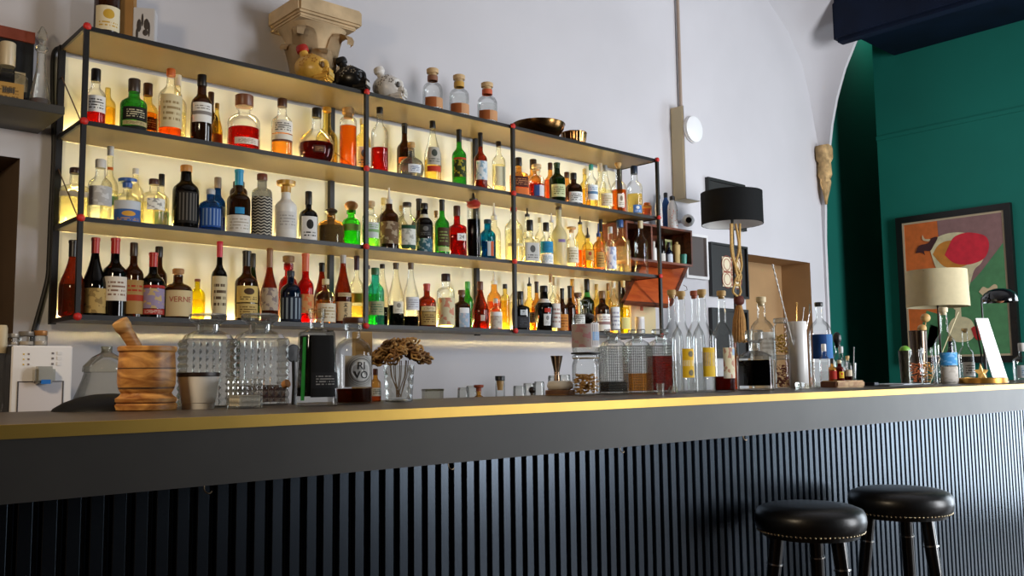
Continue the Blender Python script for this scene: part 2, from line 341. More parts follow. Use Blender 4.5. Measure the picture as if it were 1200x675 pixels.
# street side behind the camera: wall with two tall openings that let the daylight in
OP = [(4.3, 5.9, .35, 3.3)]
bm = bmesh.new(); yw = -2.6
def fr(x0, x1, z0, z1): rect(bm, (x0, yw, z0), (x1, yw, z0), (x1, yw, z1), (x0, yw, z1))
fr(-1.6, 4.3, 0, 4.72); fr(5.9, EX, 0, 4.72)
for a in OP: fr(a[0], a[1], 0, a[2]); fr(a[0], a[1], a[3], 4.72)
struct('wall_front', bm, mat('1E1A17', .85))
for i, (x0, x1, z0, z1) in enumerate(OP):
    bm = bmesh.new(); w = .06
    box(bm, x0, x0+w, yw-.05, yw+.03, z0, z1); box(bm, x1-w, x1, yw-.05, yw+.03, z0, z1); box(bm, x0, x1, yw-.05, yw+.03, z0, z0+w); box(bm, x0, x1, yw-.05, yw+.03, z1-w, z1); box(bm, (x0+x1)/2-.03, (x0+x1)/2+.03, yw-.05, yw+.02, z0, z1)
    struct('window_%d' % (i+1), bm, mat('2A2622', .5))
    ld = bpy.data.lights.new('daylight', 'AREA'); ld.shape = 'RECTANGLE'; ld.size = x1-x0-.1; ld.size_y = z1-z0-.1
    ld.energy = 138; ld.color = (.95, .97, 1.); ld.spread = math.radians(112)
    lo = bpy.data.objects.new('daylight', ld); COL.objects.link(lo); lo.location = ((x0+x1)/2, yw+.06, (z0+z1)/2); lo.rotation_euler = (PI/2, 0, PI)
    lo.rotation_euler = Vector((0, 1, -.02)).to_track_quat('-Z', 'Y').to_euler()
ld = bpy.data.lights.new('doorway_daylight', 'AREA'); ld.shape = 'RECTANGLE'; ld.size = D1-D0-.15; ld.size_y = DZ-.2; ld.energy = 125; ld.color = (.80, .90, 1.)
lo = bpy.data.objects.new('doorway_daylight', ld); COL.objects.link(lo); lo.location = (EX-.05, (D0+D1)/2, DZ/2+.05); lo.rotation_euler = Vector((-1, 0, 0)).to_track_quat('-Z', 'Y').to_euler()
ld = bpy.data.lights.new('warm_fill', 'POINT'); ld.energy = 58; ld.color = (1, .80, .54); ld.shadow_soft_size = .12  # unseen warm fill added to brighten the left wall and counter end
lo = bpy.data.objects.new('warm_fill', ld); COL.objects.link(lo); lo.location = (-.35, 1.52, 2.1)
ld = bpy.data.lights.new('passage_fill', 'POINT'); ld.energy = 5; ld.color = (1, .95, .85); ld.shadow_soft_size = .1  # hidden fill light added to keep the green passage from going black
lo = bpy.data.objects.new('passage_fill', ld); COL.objects.link(lo); lo.location = (8.3, 3.75, 4.6)
w = bpy.data.worlds.new('sky'); sc.world = w; w.use_nodes = True
bg = w.node_tree.nodes['Background']; bg.inputs[0].default_value = (.75, .85, 1, 1); bg.inputs[1].default_value = .6

# stone corbel at the foot of the vault
stone = mat('BE9E6E', .9, var=.5, scale=16, bump=.02)
bm = bmesh.new(); rows = [(.012, 2.47), (.03, 2.52), (.055, 2.58), (.075, 2.64), (.07, 2.67), (.09, 2.70), (.085, 2.78), (.075, 2.80), (.1, 2.83), (.105, 2.90), (.095, 2.935)]
lathe([(r, z) for r, z in rows], 18, bm, square=[.0, .1, .3, .3, .3, .4, .4, .5, .8, .8, .8])
for v in bm.verts:
    n = math.sin(v.co.z*90+v.co.x*40)*.014+random.uniform(-.012, .012); v.co.x += n; v.co.y += n; v.co.x *= .56; v.co.y *= .56
tag(obj('stone_corbel', bm, stone, None, 50, loc=(6.535, WY-.055, 0)), 'small weathered stone corbel at the white wall corner beside the green room', 'corbel')

# stone column capital above the shelf
cap_t = thing('column_capital', 'carved sandstone column capital on the wall above the bottle shelf', 'capital', (at(368, 90, Y=3.47).x, WY, 2.43))
st2 = mat('C8AE88', .9, var=.22, scale=9, bump=.006)
bm = bmesh.new()
prof = [(.092, .0), (.095, .02), (.088, .04), (.088, .09), (.094, .145), (.108, .205), (.128, .25), (.138, .262)]
lathe(prof, 32, bm, square=[.1, .1, .1, .1, .15, .2, .3, .45]); bmesh.ops.translate(bm, verts=bm.verts, vec=(0, -.13, 0))
for v in bm.verts: v.co.y = min(v.co.y, 0)
obj('bell', bm, st2, cap_t, 50)
bm = bmesh.new(); box(bm, -.138, .142, -.268, 0, .262, .28, bevel=.005); box(bm, -.15, .165, -.285, 0, .28, .355, bevel=.01); obj('abacus', bm, st2, cap_t)
def leaf(bm, cx, z0, z1, ang, w, curl):
    """acanthus leaf hugging the bell, its tip rolling outwards"""
    path = []; R0 = .086
    for i in range(8):
        t = i/7; z = z0+(z1-z0)*t; path.append((R0+.012+.03*t*t, z))
    r, z = path[-1]
    for a in (.5, 1.1, 1.7, 2.3, 3.0, 3.7): path.append((r+curl*(1-math.cos(a))*.9, z+curl*math.sin(a)*.9))
    n = len(path); g = []
    for i, (r, z) in enumerate(path):
        t = i/(n-1); ww = w*(.55+.75*math.sin(PI*min(1, .25+t*.75))**.8)*(1 if t < .75 else .75)
        row = []
        for j in range(7):
            s = (j-3)/3; a = ang+s*ww/max(.1, r); rr = r-.012*s*s+(.008 if j == 3 else 0)
            row.append(bm.verts.new((rr*math.cos(a), rr*math.sin(a)-.13, z)))
        g.append(row)
    for a, b in zip(g, g[1:]):
        for j in range(6): bm.faces.new((a[j], a[j+1], b[j+1], b[j]))
for k, (ang, z0, z1, w, cu) in enumerate([(-PI/2-.1, .0, .13, .05, .016), (-PI/2+.7, .0, .205, .052, .032), (-PI/2-.85, .0, .205, .052, .032), (-.12, .0, .125, .045, .018), (PI+.12, .0, .15, .045, .018)]):
    bm = bmesh.new(); leaf(bm, 0, z0, z1, ang, w, cu)
    bmesh.ops.solidify(bm, geom=bm.faces, thickness=.012)
    obj('leaf', bm, st2, cap_t, 60)

# ------------------------------------------------------------------ backlit bottle shelf
XS = [.966, 2.120, 2.977, 4.105]; YF = 3.307; DEP = .276; LV = [2.402, 2.062, 1.722, 1.382]; TH = .006
shelf = thing('bottle_shelf', 'long backlit steel wall shelf with black posts and red corner joints', 'shelf', (2.53, YF, 0))
def off(bm): bmesh.ops.translate(bm, verts=bm.verts, vec=(-2.53, -YF, 0)); return bm
blk = mat('14110F', .45, metal=.3); bronze = mat('5C4C2C', .42, metal=.4, var=.10, scale=3)
for z in LV:
    bm = bmesh.new(); box(bm, XS[0], XS[3], YF-.006, YF+DEP, z-TH, z+TH); sh = obj('shelf', off(bm), bronze, shelf)
    bm = bmesh.new(); box(bm, XS[0]-.004, XS[3]+.004, YF-.012, YF-.005, z-.009, z+.008); box(bm, XS[0]-.008, XS[0], YF-.012, YF+DEP, z-.009, z+.008); box(bm, XS[3], XS[3]+.008, YF-.012, YF+DEP, z-.009, z+.008)
    obj('edge', off(bm), blk, sh)
for x in XS:
    bm = bmesh.new(); box(bm, x-.008, x+.008, YF-.03, YF-.013, LV[3]-.012, LV[0]+.012); obj('post', off(bm), blk, shelf)
    bm = bmesh.new(); box(bm, x-.011, x+.011, YF+DEP-.02, YF+DEP+.004, LV[3]-.012, LV[0]+.012); obj('post', off(bm), blk, shelf)
    for z in LV: bm = bmesh.new(); ball(bm, (x, YF-.026, z), .0145, 2, (1, .7, 1)); obj('joint', off(bm), mat('C81E14', .5), shelf, 60)
for z in LV[1:]:
    obj('led_strip', off(boxm(XS[0]+.02, XS[3]-.02, YF+DEP-.012, YF+DEP-.003, z+TH, z+TH+.008)), emit('FFE29A', 130), shelf)
m, nt, out = new_mat('backlit_panel'); b = nt.nodes.new('ShaderNodeBsdfPrincipled'); nt.links.new(b.outputs[0], out.inputs[0])
b.inputs['Base Color'].default_value = (.75, .72, .56, 1); b.inputs['Roughness'].default_value = .6; b.inputs['Emission Color'].default_value = (1, .84, .42, 1); b.inputs['Emission Strength'].default_value = .17
obj('light_panel', off(boxm(XS[0]+.005, XS[3]-.02, YF+DEP+.006, YF+DEP+.016, LV[3], LV[0]-.02)), m, shelf)
for (a, b_) in (((XS[0], YF+DEP-.01, 2.30), (XS[0], YF+.01, 2.07)), ((XS[0], YF+DEP-.01, 1.95), (XS[0], YF+.01, 1.73)), ((2.12, YF+DEP-.01, 2.2), (2.3, YF+.2, 2.07)), ((2.977, YF+DEP-.01, 2.2), (3.15, YF+.2, 2.07)), ((2.977, YF+DEP-.01, 1.9), (3.1, YF+.2, 1.73)), ((4.09, YF+DEP-.01, 1.6), (4.3, YF+.25, 1.5))):
    if b_[0] < 4.2: obj('brace_wire', off(tube([a, b_], .0022)), mat('5A3A20', .5), shelf)

RZ = {'A': LV[1]+TH, 'B': LV[2]+TH, 'C': LV[3]+TH, 'T': LV[0]+TH}
RG = {'A': 'bottles on the upper lit shelf', 'B': 'bottles on the middle lit shelf', 'C': 'bottles on the lowest lit shelf', 'T': 'bottles on top of the shelf unit'}
ROOF = {'A': LV[0]-TH-.004, 'B': LV[1]-TH-.004, 'C': LV[2]-TH-.004, 'T': 9}
placed = []
def S(row, cx, top, w, dep, style, g, liq, labs, cap, label, name='spirit_bottle'):
    Y = YF+dep; z0 = RZ[row]; P = at(cx, top, Y=Y); H = min(P.z, ROOF[row])-z0
    mid = at(cx, (top+30), Y=Y); R = w/2*mpp(mid)*1.06
    x = at(cx, top+25, Y=Y).x
    if isinstance(labs, tuple): labs = [labs]
    placed.append((row, cx, round(H, 3), round(R, 3)))
    return make_bottle(name, label, (x, Y, z0), R, H, style, g, liq, labs or (), cap, RG[row], rz=-.55*math.atan2(x, Y)+random.uniform(-.1, .1))
F_, B_ = .062, .19
K, BRN, TAN, RED, CRM, WHT, GLD, SIL = '15110F', '4A2A14', 'B08850', 'B4231C', 'E6DDC4', 'ECEBE6', 'B98A2E', 'B9BABB'
cream = lambda z0, z1, sty='text', ink='6A5A48', h=1.05: (z0, z1, CRM, ink, sty, h)
white = lambda z0, z1, sty='text', ink='55504C', h=1.05: (z0, z1, WHT, ink, sty, h)
# ---- upper shelf, first bay
S('A', 112, 81, 22, F_, 'whisky', 'clear', (.5, 'red'), white(.28, .62, 'text'), (K, .22), 'red-filled bottle with pale label and black cap, leftmost on the upper shelf', 'whisky_bottle')
S('A', 126, 98, 17, B_, 'wine', 'gold', (.6, 'gold'), None, (TAN, .1, 'cork'), 'pale amber bottle half hidden behind the leftmost upper shelf bottle')
S('A', 157, 93, 28, F_, 'whisky', 'green', None, [(.26, .55, '1A1714', 'C8C0A0', 'text'), (.14, .24, 'B8A878', '5A4A30', 'text'), (.0, .12, '14120F', None, 'plain')], ('3C3028', .24), 'green glass whisky bottle with black label on the upper shelf', 'whisky_bottle')
S('A', 173, 98, 22, B_, 'whisky', 'gold', (.6, 'whisky'), (.25, .5, '6A3018', 'D8B070', 'text'), (BRN, .2), 'amber bottle with brown gold-banded cap behind the green whisky bottle', 'whisky_bottle')
S('A', 200, 81, 25, F_, 'wine', 'pale', (.5, 'orange'), (.16, .66, 'D8C9A0', 'A08A60', 'text', 1.15), ('C8642C', .1), 'clear bottle with tall beige label and orange cap on the upper shelf')
S('A', 208, 88, 20, B_, 'wine', 'pale', (.55, 'straw'), None, (CRM, .15, 'foil'), 'pale bottle peeking out behind the beige-labelled bottle')
S('A', 236.5, 88, 22.5, F_, 'whisky', 'brown', (.5, 'black'), white(.34, .66, 'stripe', '8A8480'), (K, .16), 'brown glass bottle with wide white label and black cap, upper shelf', 'whisky_bottle')
S('A', 247, 108, 17, B_, 'wine', 'brown', (.6, 'brown'), cream(.06, .3), (BRN, .2), 'small dark bottle behind the white-labelled brown glass bottle')
S('A', 254, 121, 13, B_-.05, 'slope', 'gold', (.7, 'gold'), (.1, .4, 'D88A48', None, 'plain'), (GLD, .12), 'little golden bottle right behind the brown glass bottle')
S('A', 286, 112, 35, F_, 'apoth', 'clear', (.48, 'red'), (.1, .24, 'E4D8C8', 'A08068', 'text', .8), ('7A4A30', .2), 'wide round-shouldered bottle full of red spirit, upper shelf', 'whisky_bottle')
S('A', 330.5, 116, 23, F_, 'whisky', 'clear', (.55, 'whisky'), [(.44, .68, 'ECE8DC', '4A4440', 'text', 1.2), (.28, .42, 'E8E2D2', '6A4030', 'band', 1.2)], (BRN, .14), 'bottle with two white labels over a brown band, upper shelf', 'whisky_bottle')
S('A', 371, 127, 39, F_+.01, 'bulb', 'clear', (.42, 'dred'), (.18, .32, '3A1A12', 'B89060', 'text', .35), (K, .17), 'round bulb decanter of dark red cognac with black stopper', 'cognac_decanter')
S('A', 383, 126, 24, B_, 'tall', 'gold', (.3, 'gold'), None, (GLD, .07), 'tall thin-necked amber bottle behind the round cognac decanter')
S('A', 408, 127, 19, F_, 'flask', 'clear', (.8, 'amber'), None, (TAN, .16, 'cork'), 'straight amber flask with wooden stopper beside the second shelf post')
S('A', 425, 139, 18, B_, 'squat', 'gold', (.5, 'gold'), (.2, .55, WHT, '5A84B8', 'emblem'), (CRM, .1), 'pale bottle with blue and white label behind the second shelf post')
# upper shelf, second bay
S('A', 445, 126, 19, F_, 'wine', 'clear', (.42, 'red'), None, (K, .1), 'tall clear bottle of red chillies with black cap, upper shelf', 'infused_bottle')
S('A', 474, 145, 17, B_, 'wine', 'brown', (.6, 'brown'), (.25, .5, 'C05A22', '2A1A14', 'stripe'), (K, .16, 'foil'), 'dark bottle with orange striped label behind the bulbous silver bottle')
S('A', 482, 167, 28, F_, 'bulb', 'gray', (.4, 'water'), (.16, .42, 'E8ECF0', '4A6A9A', 'text', .55), ('C09A60', .2, 'cork'), 'bulbous grey glass bottle with oval white label and cork', 'tequila_bottle')
S('A', 507, 142, 19, F_, 'slope', 'pale', (.4, 'gold'), [(.3, .62, 'B8B4A8', '4A5048', 'emblem', .9), (.18, .28, 'C8402A', None, 'plain', .9)], (K, .12), 'tapered clear bottle with grey emblem label over red strip')
S('A', 538, 152, 16, F_, 'wine', 'green', None, [(.2, .55, '2E3A1C', 'C8B830', 'splash'), (.56, .6, 'B03020', None, 'plain')], (K, .22, 'foil'), 'bright green wine-shaped bottle with dark colourful label, upper shelf')
S('A', 563, 156, 15, F_, 'wine', 'rose', (.6, 'orange'), (.22, .62, 'D8DEE0', '3A86A8', 'splash'), (K, .24, 'foil'), 'rust-coloured bottle with blue and white picture label, upper shelf', 'wine_bottle')
S('A', 584.5, 166, 15, F_, 'wine', 'pale', (.6, 'straw'), (.15, .55, 'F0ECC8', None, 'plain'), ('3A2A20', .1), 'pale yellow bottle with blank cream label next to the third post', 'wine_bottle')
# upper shelf, third bay
S('A', 608, 185, 18, F_, 'square', 'amber', (.6, 'amber'), [(.28, .6, '4A1A10', 'B87848', 'text'), (.05, .26, 'D87030', None, 'plain')], ('241A14', .22), 'square amber whisky bottle with wide dark cap just right of the third post', 'whisky_bottle')
S('A', 625, 187, 17, B_, 'whisky', 'amber', (.6, 'whisky'), None, ('3A2A1A', .2), 'amber bottle behind the cork-topped red and blue bottle', 'whisky_bottle')
S('A', 629, 193, 18, F_, 'apoth', 'clear', (.5, 'red'), (.1, .45, '3A5A94', 'D8D8DC', 'split', .7), ('D0B080', .16, 'cork'), 'cork-topped bottle of red liquid with small blue label, upper shelf')
S('A', 645, 191, 14, B_, 'wine', 'amber', (.7, 'amber'), None, (BRN, .15), 'brown-capped amber bottle behind the dark green one, upper shelf')
S('A', 653, 191, 18, F_, 'wine', 'dgreen', (.5, 'black'), (.16, .5, 'C8CFA0', '6A7040', 'text'), ('1E3A1A', .14, 'foil'), 'dark green bottle with pale green label, upper shelf third bay', 'wine_bottle')
S('A', 664.5, 202, 15, B_, 'wine', 'amber', (.6, 'brown'), white(.3, .6), (BRN, .14), 'red-brown bottle with white label behind the squat dark rum bottle')
S('A', 672.5, 203, 19, F_, 'squat', 'brown', (.6, 'black'), white(.1, .48, 'text'), (K, .2), 'squat dark rum bottle with white label, upper shelf third bay', 'rum_bottle')
S('A', 685.5, 198, 12, B_, 'wine', 'gold', (.6, 'gold'), None, ('D8C080', .12), 'slim golden bottle behind the bottle with the teal cap')
S('A', 693, 193, 14, F_, 'wine', 'clear', (.2, 'gold'), (.22, .58, 'E8EEF2', '5A84A8', 'stripe'), ('3E9A8A', .12), 'clear bottle with teal cap and blue-striped white label', 'rum_bottle')
S('A', 703.5, 191.5, 13, B_, 'wine', 'pale', (.6, 'straw'), None, (CRM, .16), 'pale bottle with cream cap behind the grey-capped clear bottle')
S('A', 709.5, 194, 15, F_, 'slope', 'clear', (.5, 'straw'), cream(.12, .42, 'text', 'B0A070'), ('8A8C8A', .12), 'clear sloping bottle with grey cap and cream label, upper shelf')
S('A', 725, 191, 17, F_, 'tall', 'clear', (.5, 'amber'), (.12, .4, 'EDE6D8', '8A7A60', 'emblem', .45), ('C8A468', .1, 'cork'), 'long-necked clear bottle of amber spirit with small white label')
S('A', 743.5, 195, 17.5, F_, 'whisky', 'clear', (.5, 'gold'), (.06, .24, '4A78B8', 'E8ECEE', 'emblem', .6), ('1C2A40', .16), 'pale gold bottle with low blue label, rightmost tall bottle on the upper shelf', 'tequila_bottle')
S('A', 758.5, 238, 11, F_, 'flask', 'amber', (.7, 'orange'), None, ('C86A20', .15), 'tiny orange jar at the right end of the upper shelf', 'small_jar')
# ---- middle shelf, first bay
S('B', 88, 197, 31, B_, 'square', 'pale', (.62, 'straw'), (.5, .6, 'C8C4B8', None, 'plain', 1.3), ('3A2420', .1), 'square pale bottle behind the leftmost shelf post, middle shelf')
S('B', 117.5, 187, 25, F_, 'whisky', 'clear', (.24, 'water'), (.27, .62, 'B8B6B4', 'E0E0E0', 'splash', 1.2), ('D0CEC8', .14), 'clear gin bottle with large silvery label, middle shelf', 'gin_bottle')
S('B', 129, 171.5, 18, B_, 'tall', 'pale', (.5, 'straw'), [(.3, .42, '5A9A58', None, 'plain', 1.2), (.78, .82, 'E07020', None, 'plain')], ('D8D8D4', .12, 'foil'), 'tall bottle with white neck and orange dot behind the silvery gin bottle')
S('B', 149, 209.5, 28, F_, 'squat', 'clear', (.3, 'blue'), [(.02, .36, '3E64A6', 'D8A040', 'emblem', 1.3), (.36, .58, 'C8CED4', None, 'plain', 1.3)], ('2458A8', .2, 'wide'), 'squat bottle with blue mushroom stopper and blue label', 'gin_bottle')
S('B', 158.5, 197.5, 18, B_, 'wine', 'pale', (.5, 'straw'), None, ('DAD6D0', .1), 'pale bottle with white cap behind the blue-stoppered bottle')
S('B', 180, 210, 29, F_, 'squat', 'pale', (.55, 'straw'), (.36, .62, 'EEEDE4', '3A3A38', 'splash', .7), ('4A2A20', .12), 'wide pale bottle with square white brush-mark label, middle shelf', 'gin_bottle')
S('B', 189, 204, 17, B_, 'wine', 'pale', (.5, 'straw'), (.15, .42, '4E8A48', None, 'plain'), (K, .2), 'dark-capped bottle with green label behind the brush-mark gin')
S('B', 218, 194, 28, F_, 'whisky', 'black', None, (.1, .62, '17130F', '5E5A54', 'bars', .8), ('C88A48', .1), 'glossy black gin bottle with wooden cap and grey lettered stripes', 'gin_bottle')
S('B', 255, 208, 17, B_, 'whisky', 'blue', (.5, 'blue'), (.4, .6, '9ABCE0', None, 'plain'), ('8A7A68', .18), 'pale blue bottle with grey cork behind the deep blue one', 'gin_bottle')
S('B', 246.5, 222, 26, F_, 'squat', 'blue', (.6, 'blue'), (.12, .6, '18488E', '7A94C0', 'bars', .9), (SIL, .12), 'deep blue gin bottle with silver cap, middle shelf', 'gin_bottle')
S('B', 279.5, 213, 19, B_, 'flask', 'brown', (.5, 'brown'), None, ('3A2418', .1), 'wide brown bottle behind the blue-capped dark bottle')
S('B', 280, 199, 25, F_, 'wine', 'brown', (.5, 'black'), [(.03, .36, 'DCD8D0', 'B0A898', 'text', 1.3), (.38, .5, '2E8CC0', None, 'plain', .4)], ('2C9AC8', .24, 'foil'), 'dark bottle with bright blue capsule and blue oval over white label', 'wine_bottle')
S('B', 307, 204, 22, F_, 'cyl', 'gray', (.6, 'black'), (.03, .68, '2A2826', 'B8B2A4', 'zig', 1.5), ('6A3420', .1), 'charcoal bottle with white zigzag pattern all over, middle shelf', 'gin_bottle')
S('B', 335, 212, 24, F_, 'whisky', 'white', None, (.2, .55, 'D2D0CC', 'A8A6A2', 'text', 1.1), (GLD, .2, 'wide'), 'white ceramic bottle with gold cup-shaped stopper', 'ceramic_bottle')
S('B', 361.5, 224.5, 20.5, F_, 'squat', 'black', None, (.04, .62, 'DCDAD6', '2A2826', 'emblem', .95), (K, .26), 'black bottle with white label showing a small dark animal mark', 'gin_bottle')
S('B', 388, 244, 29, F_, 'squat', 'amber', (.62, 'black'), None, ('3A2A1C', .22, 'ball'), 'squat smoky bottle of black liqueur beside the green ball-stoppered one')
S('B', 411.5, 235.5, 20.5, F_, 'apoth', 'lime', (.5, 'lime'), (.42, .6, '7A9A48', None, 'plain', 1.2), ('A87440', .26, 'ball'), 'bright lime green bottle with wooden ball stopper', 'gin_bottle')
# middle shelf, second bay
S('B', 434, 236, 18, F_, 'cyl', 'clear', (.3, 'lime'), (.24, .62, 'D2D6D0', '8AB070', 'stripe', 1.3), ('C0A070', .16, 'cork'), 'clear bottle with green and white label just right of the second post', 'gin_bottle')
S('B', 455.8, 220, 21, F_, 'wine', 'brown', (.5, 'black'), (.12, .56, '6A5138', 'B8A88C', 'splash', 1.3), ('D2CEC4', .26, 'pour'), 'dark brown bottle with white pourer and brown wraparound label')
S('B', 450, 232, 15, B_, 'whisky', 'pale', (.5, 'lime'), (.4, .62, '7AC09A', None, 'plain'), ('D8C890', .12), 'pale bottle with mint green label behind the brown pourer bottle')
S('B', 470.5, 241, 14, B_, 'wine', 'pale', (.6, 'straw'), None, ('C8B078', .1), 'pale bottle just left behind the green-banded gin bottle')
S('B', 477, 237.5, 22, F_, 'whisky', 'clear', (.5, 'straw'), [(.14, .48, 'D8DAD0', '8A8E84', 'splash', .8), (.48, .56, '24503A', None, 'plain', .8), (.06, .14, '24503A', None, 'plain', .8)], ('241A16', .08), 'clear gin bottle with dark green bands on its white label', 'gin_bottle')
S('B', 491, 233, 17, B_, 'wine', 'brown', (.6, 'brown'), None, (K, .2, 'foil'), 'black-capped brown bottle behind the black bottle with teal art')
S('B', 497, 238.5, 19.5, F_, 'whisky', 'black', None, [(.04, .32, '2C5A68', 'B8C4C8', 'splash', .9), (.36, .62, '1C1B1C', '6A6A68', 'emblem', .8), (.78, .86, 'D0CCBC', None, 'plain', 1.5)], (K, .12), 'black bottle with teal and white artwork and white neck band', 'rum_bottle')
S('B', 511, 247, 11, B_, 'wine', 'pale', (.6, 'straw'), None, (TAN, .14, 'cork'), 'slim pale bottle between the black art bottle and the green bottle')
S('B', 518, 234, 16, F_, 'wine', 'green', (.3, 'lime'), [(.2, .58, '4A3422', '8A9A58', 'text', .9), (.08, .18, 'B8BC80', None, 'plain', .9)], (K, .2, 'foil'), 'green bottle with brown label beside the red square bottle')
S('B', 535.5, 241.5, 19, F_, 'square', 'red', (.5, 'red'), None, ('4A2A20', .2), 'red square gin bottle with small white numbered label', 'gin_bottle')
RED_GIN = bpy.context.scene.collection.objects[-1].parent
S('B', 555, 226, 15, F_, 'flask', 'clear', (.66, 'black'), None, ('241C1A', .12, 'pour'), 'clear cylinder of black liquid with red collar and pourer', 'infused_bottle')
INFUSED = bpy.context.scene.collection.objects[-1].parent
S('B', 571.5, 257.5, 18, F_, 'whisky', 'teal', (.5, 'blue'), (.1, .48, 'C8D0D0', 'C0582C', 'split', .4), ('16323E', .1), 'teal blue bottle with orange and white figure label', 'gin_bottle')
S('B', 579, 234.5, 15, B_, 'whisky', 'pale', (.5, 'straw'), None, ('DCDCD8', .28, 'pour'), 'pale bottle with white pourer behind the teal bottle')
# middle shelf, third bay
S('B', 602, 243, 20, F_, 'wine', 'pale', (.62, 'straw'), (.3, .36, 'D8CC98', 'A89C68', 'text'), ('B43A28', .07), 'frosty pale bottle with red cap at the third post, middle shelf')
S('B', 618, 239, 14, B_, 'tall', 'pale', (.4, 'straw'), None, (K, .14, 'pour'), 'tall pale bottle with black pourer behind the silver-labelled bottle')
S('B', 621, 258, 18.5, F_, 'square', 'clear', (.4, 'water'), (.08, .58, 'C8C8C4', '5A5A58', 'emblem', .8), (K, .24), 'square clear bottle with silver label and tall black cap', 'vodka_bottle')
S('B', 633, 255, 12, B_, 'wine', 'pale', (.5, 'straw'), None, (CRM, .1), 'pale bottle behind the turquoise-labelled bottle')
S('B', 640, 261, 15, F_, 'whisky', 'clear', (.4, 'water'), [(.34, .66, '2A8AB8', '1E6A98', 'text', 1.2), (.05, .32, 'EEF0EE', '88A8BC', 'text', 1.2)], (K, .2), 'clear bottle with turquoise and white label and black ringed cap', 'vodka_bottle')
S('B', 646.5, 250, 12, B_, 'tall', 'pale', (.4, 'straw'), None, ('C8CACC', .16, 'pour'), 'slim bottle with silver pourer behind the cream frosted bottle')
S('B', 655, 241, 17, F_, 'tall', 'frost', None, (.42, .47, '7A6A98', None, 'plain', .5), ('4A3A2C', .05), 'tall cream frosted bottle, middle shelf third bay')
S('B', 670, 266, 15, F_, 'squat', 'clear', (.4, 'straw'), cream(.15, .56, 'text', 'A89870'), ('B8925A', .14, 'wide'), 'clear bottle with gold stopper and cream label, middle shelf')
S('B', 680, 250, 13, B_, 'wine', 'gold', (.45, 'amber'), None, (K, .14, 'pour'), 'amber-filled bottle with black pourer behind the red emblem bottle')
S('B', 689, 267, 14, F_, 'squat', 'gold', (.6, 'gold'), (.28, .56, 'C8A050', 'A03A20', 'emblem', .7), ('2A2018', .24, 'pour'), 'golden bottle with red emblem and black pourer', 'tequila_bottle')
S('B', 704, 248, 11, B_, 'wine', 'gold', (.5, 'gold'), None, ('181A20', .22, 'foil'), 'bottle with tall black capsule behind the navy-pourer bottle')
S('B', 701.5, 262, 13, F_, 'squat', 'amber', (.6, 'gold'), (.1, .5, 'B89048', '6A4A24', 'text', .8), ('1C3A78', .28, 'pour'), 'bronze bottle with navy blue pourer, middle shelf', 'tequila_bottle')
S('B', 715.5, 266, 12, F_, 'whisky', 'clear', (.3, 'water'), (.08, .62, 'DDE4EE', '5A74B0', 'splash', 1.2), (SIL, .14), 'clear bottle with blue and white flowered label and silver top')
S('B', 732, 265, 14, B_, 'wine', 'gold', (.5, 'gold'), None, (K, .2), 'black-capped bottle behind the square pale bottle, middle shelf')
S('B', 727, 258, 19, F_, 'square', 'pale', (.55, 'straw'), None, ('2A4E86', .14), 'large square pale bottle with blue neck cap, middle shelf')
S('B', 751, 259, 15.5, F_, 'wine', 'clear', (.1, 'water'), None, ('D8CCA8', .14, 'foil'), 'tall empty clear bottle with cream capsule, right end of middle shelf', 'wine_bottle')
# ---- lowest shelf, first bay
S('C', 85.5, 281.5, 27, F_+.01, 'slope', 'rose', (.5, 'dred'), None, (K, .22, 'foil'), 'dark ruby bottle behind the leftmost post, lowest shelf', 'liqueur_bottle')
S('C', 111.5, 278.5, 25, F_, 'slope', 'black', None, (.05, .42, 'B89858', '6A5028', 'splash', 1.2), (RED, .2, 'foil'), 'dark bottle with red capsule and tan parchment label', 'wine_bottle')
S('C', 135, 279, 25.5, F_, 'wine', 'black', None, (.24, .6, 'E2D8C8', '8A6A58', 'text', 1.1), (RED, .2, 'foil'), 'black wine bottle with red capsule and white rectangular label', 'wine_bottle')
S('C', 156.5, 284.5, 21.5, F_, 'wine', 'brown', (.5, 'brown'), (.06, .58, 'A8844C', 'A8381E', 'stripe', 1.25), ('3A2C1C', .18), 'brown bottle with tan label lettered in red, lowest shelf', 'amaro_bottle')
S('C', 186, 289, 18, B_, 'whisky', 'brown', (.5, 'black'), None, (K, .14), 'dark bottle behind the red-capped one with the lilac picture label', 'amaro_bottle')
S('C', 179.5, 296, 25, F_, 'wine', 'black', None, [(.07, .17, 'A8302A', 'E0C8B8', 'text', 1.2), (.18, .54, '9A8AA8', 'D8B848', 'splash', 1.2), (.55, .6, 'B0302A', None, 'plain', 1.2)], (RED, .22, 'foil'), 'red-capped dark bottle with lilac and red picture label', 'amaro_bottle')
S('C', 208.5, 315, 31, F_, 'squat', 'brown', (.5, 'brown'), (.06, .64, 'D6C092', None, 'plain', 1.15), ('A87844', .16, 'cork'), 'squat brown bottle whose beige label reads VERNE', 'amaro_bottle')
VERNE = bpy.context.scene.collection.objects[-1].parent
S('C', 231, 327, 17, B_, 'squat', 'yellow', (.55, 'yellow'), None, ('7A3A20', .06), 'small bright yellow bottle between the squat brown bottle and the red-capped wine')
S('C', 257.3, 283, 17, F_, 'wine', 'black', None, (.1, .66, 'D2C4A0', '5A4630', 'text', 1.2), ('D0203A', .2, 'foil'), 'slim black wine bottle with bright red capsule and long beige label', 'wine_bottle')
S('C', 296.5, 297, 16, B_, 'slope', 'dgreen', (.5, 'black'), (.1, .3, '5A9A3A', None, 'plain'), ('2E2A24', .2), 'dark green bottle behind the one with the gold shield label')
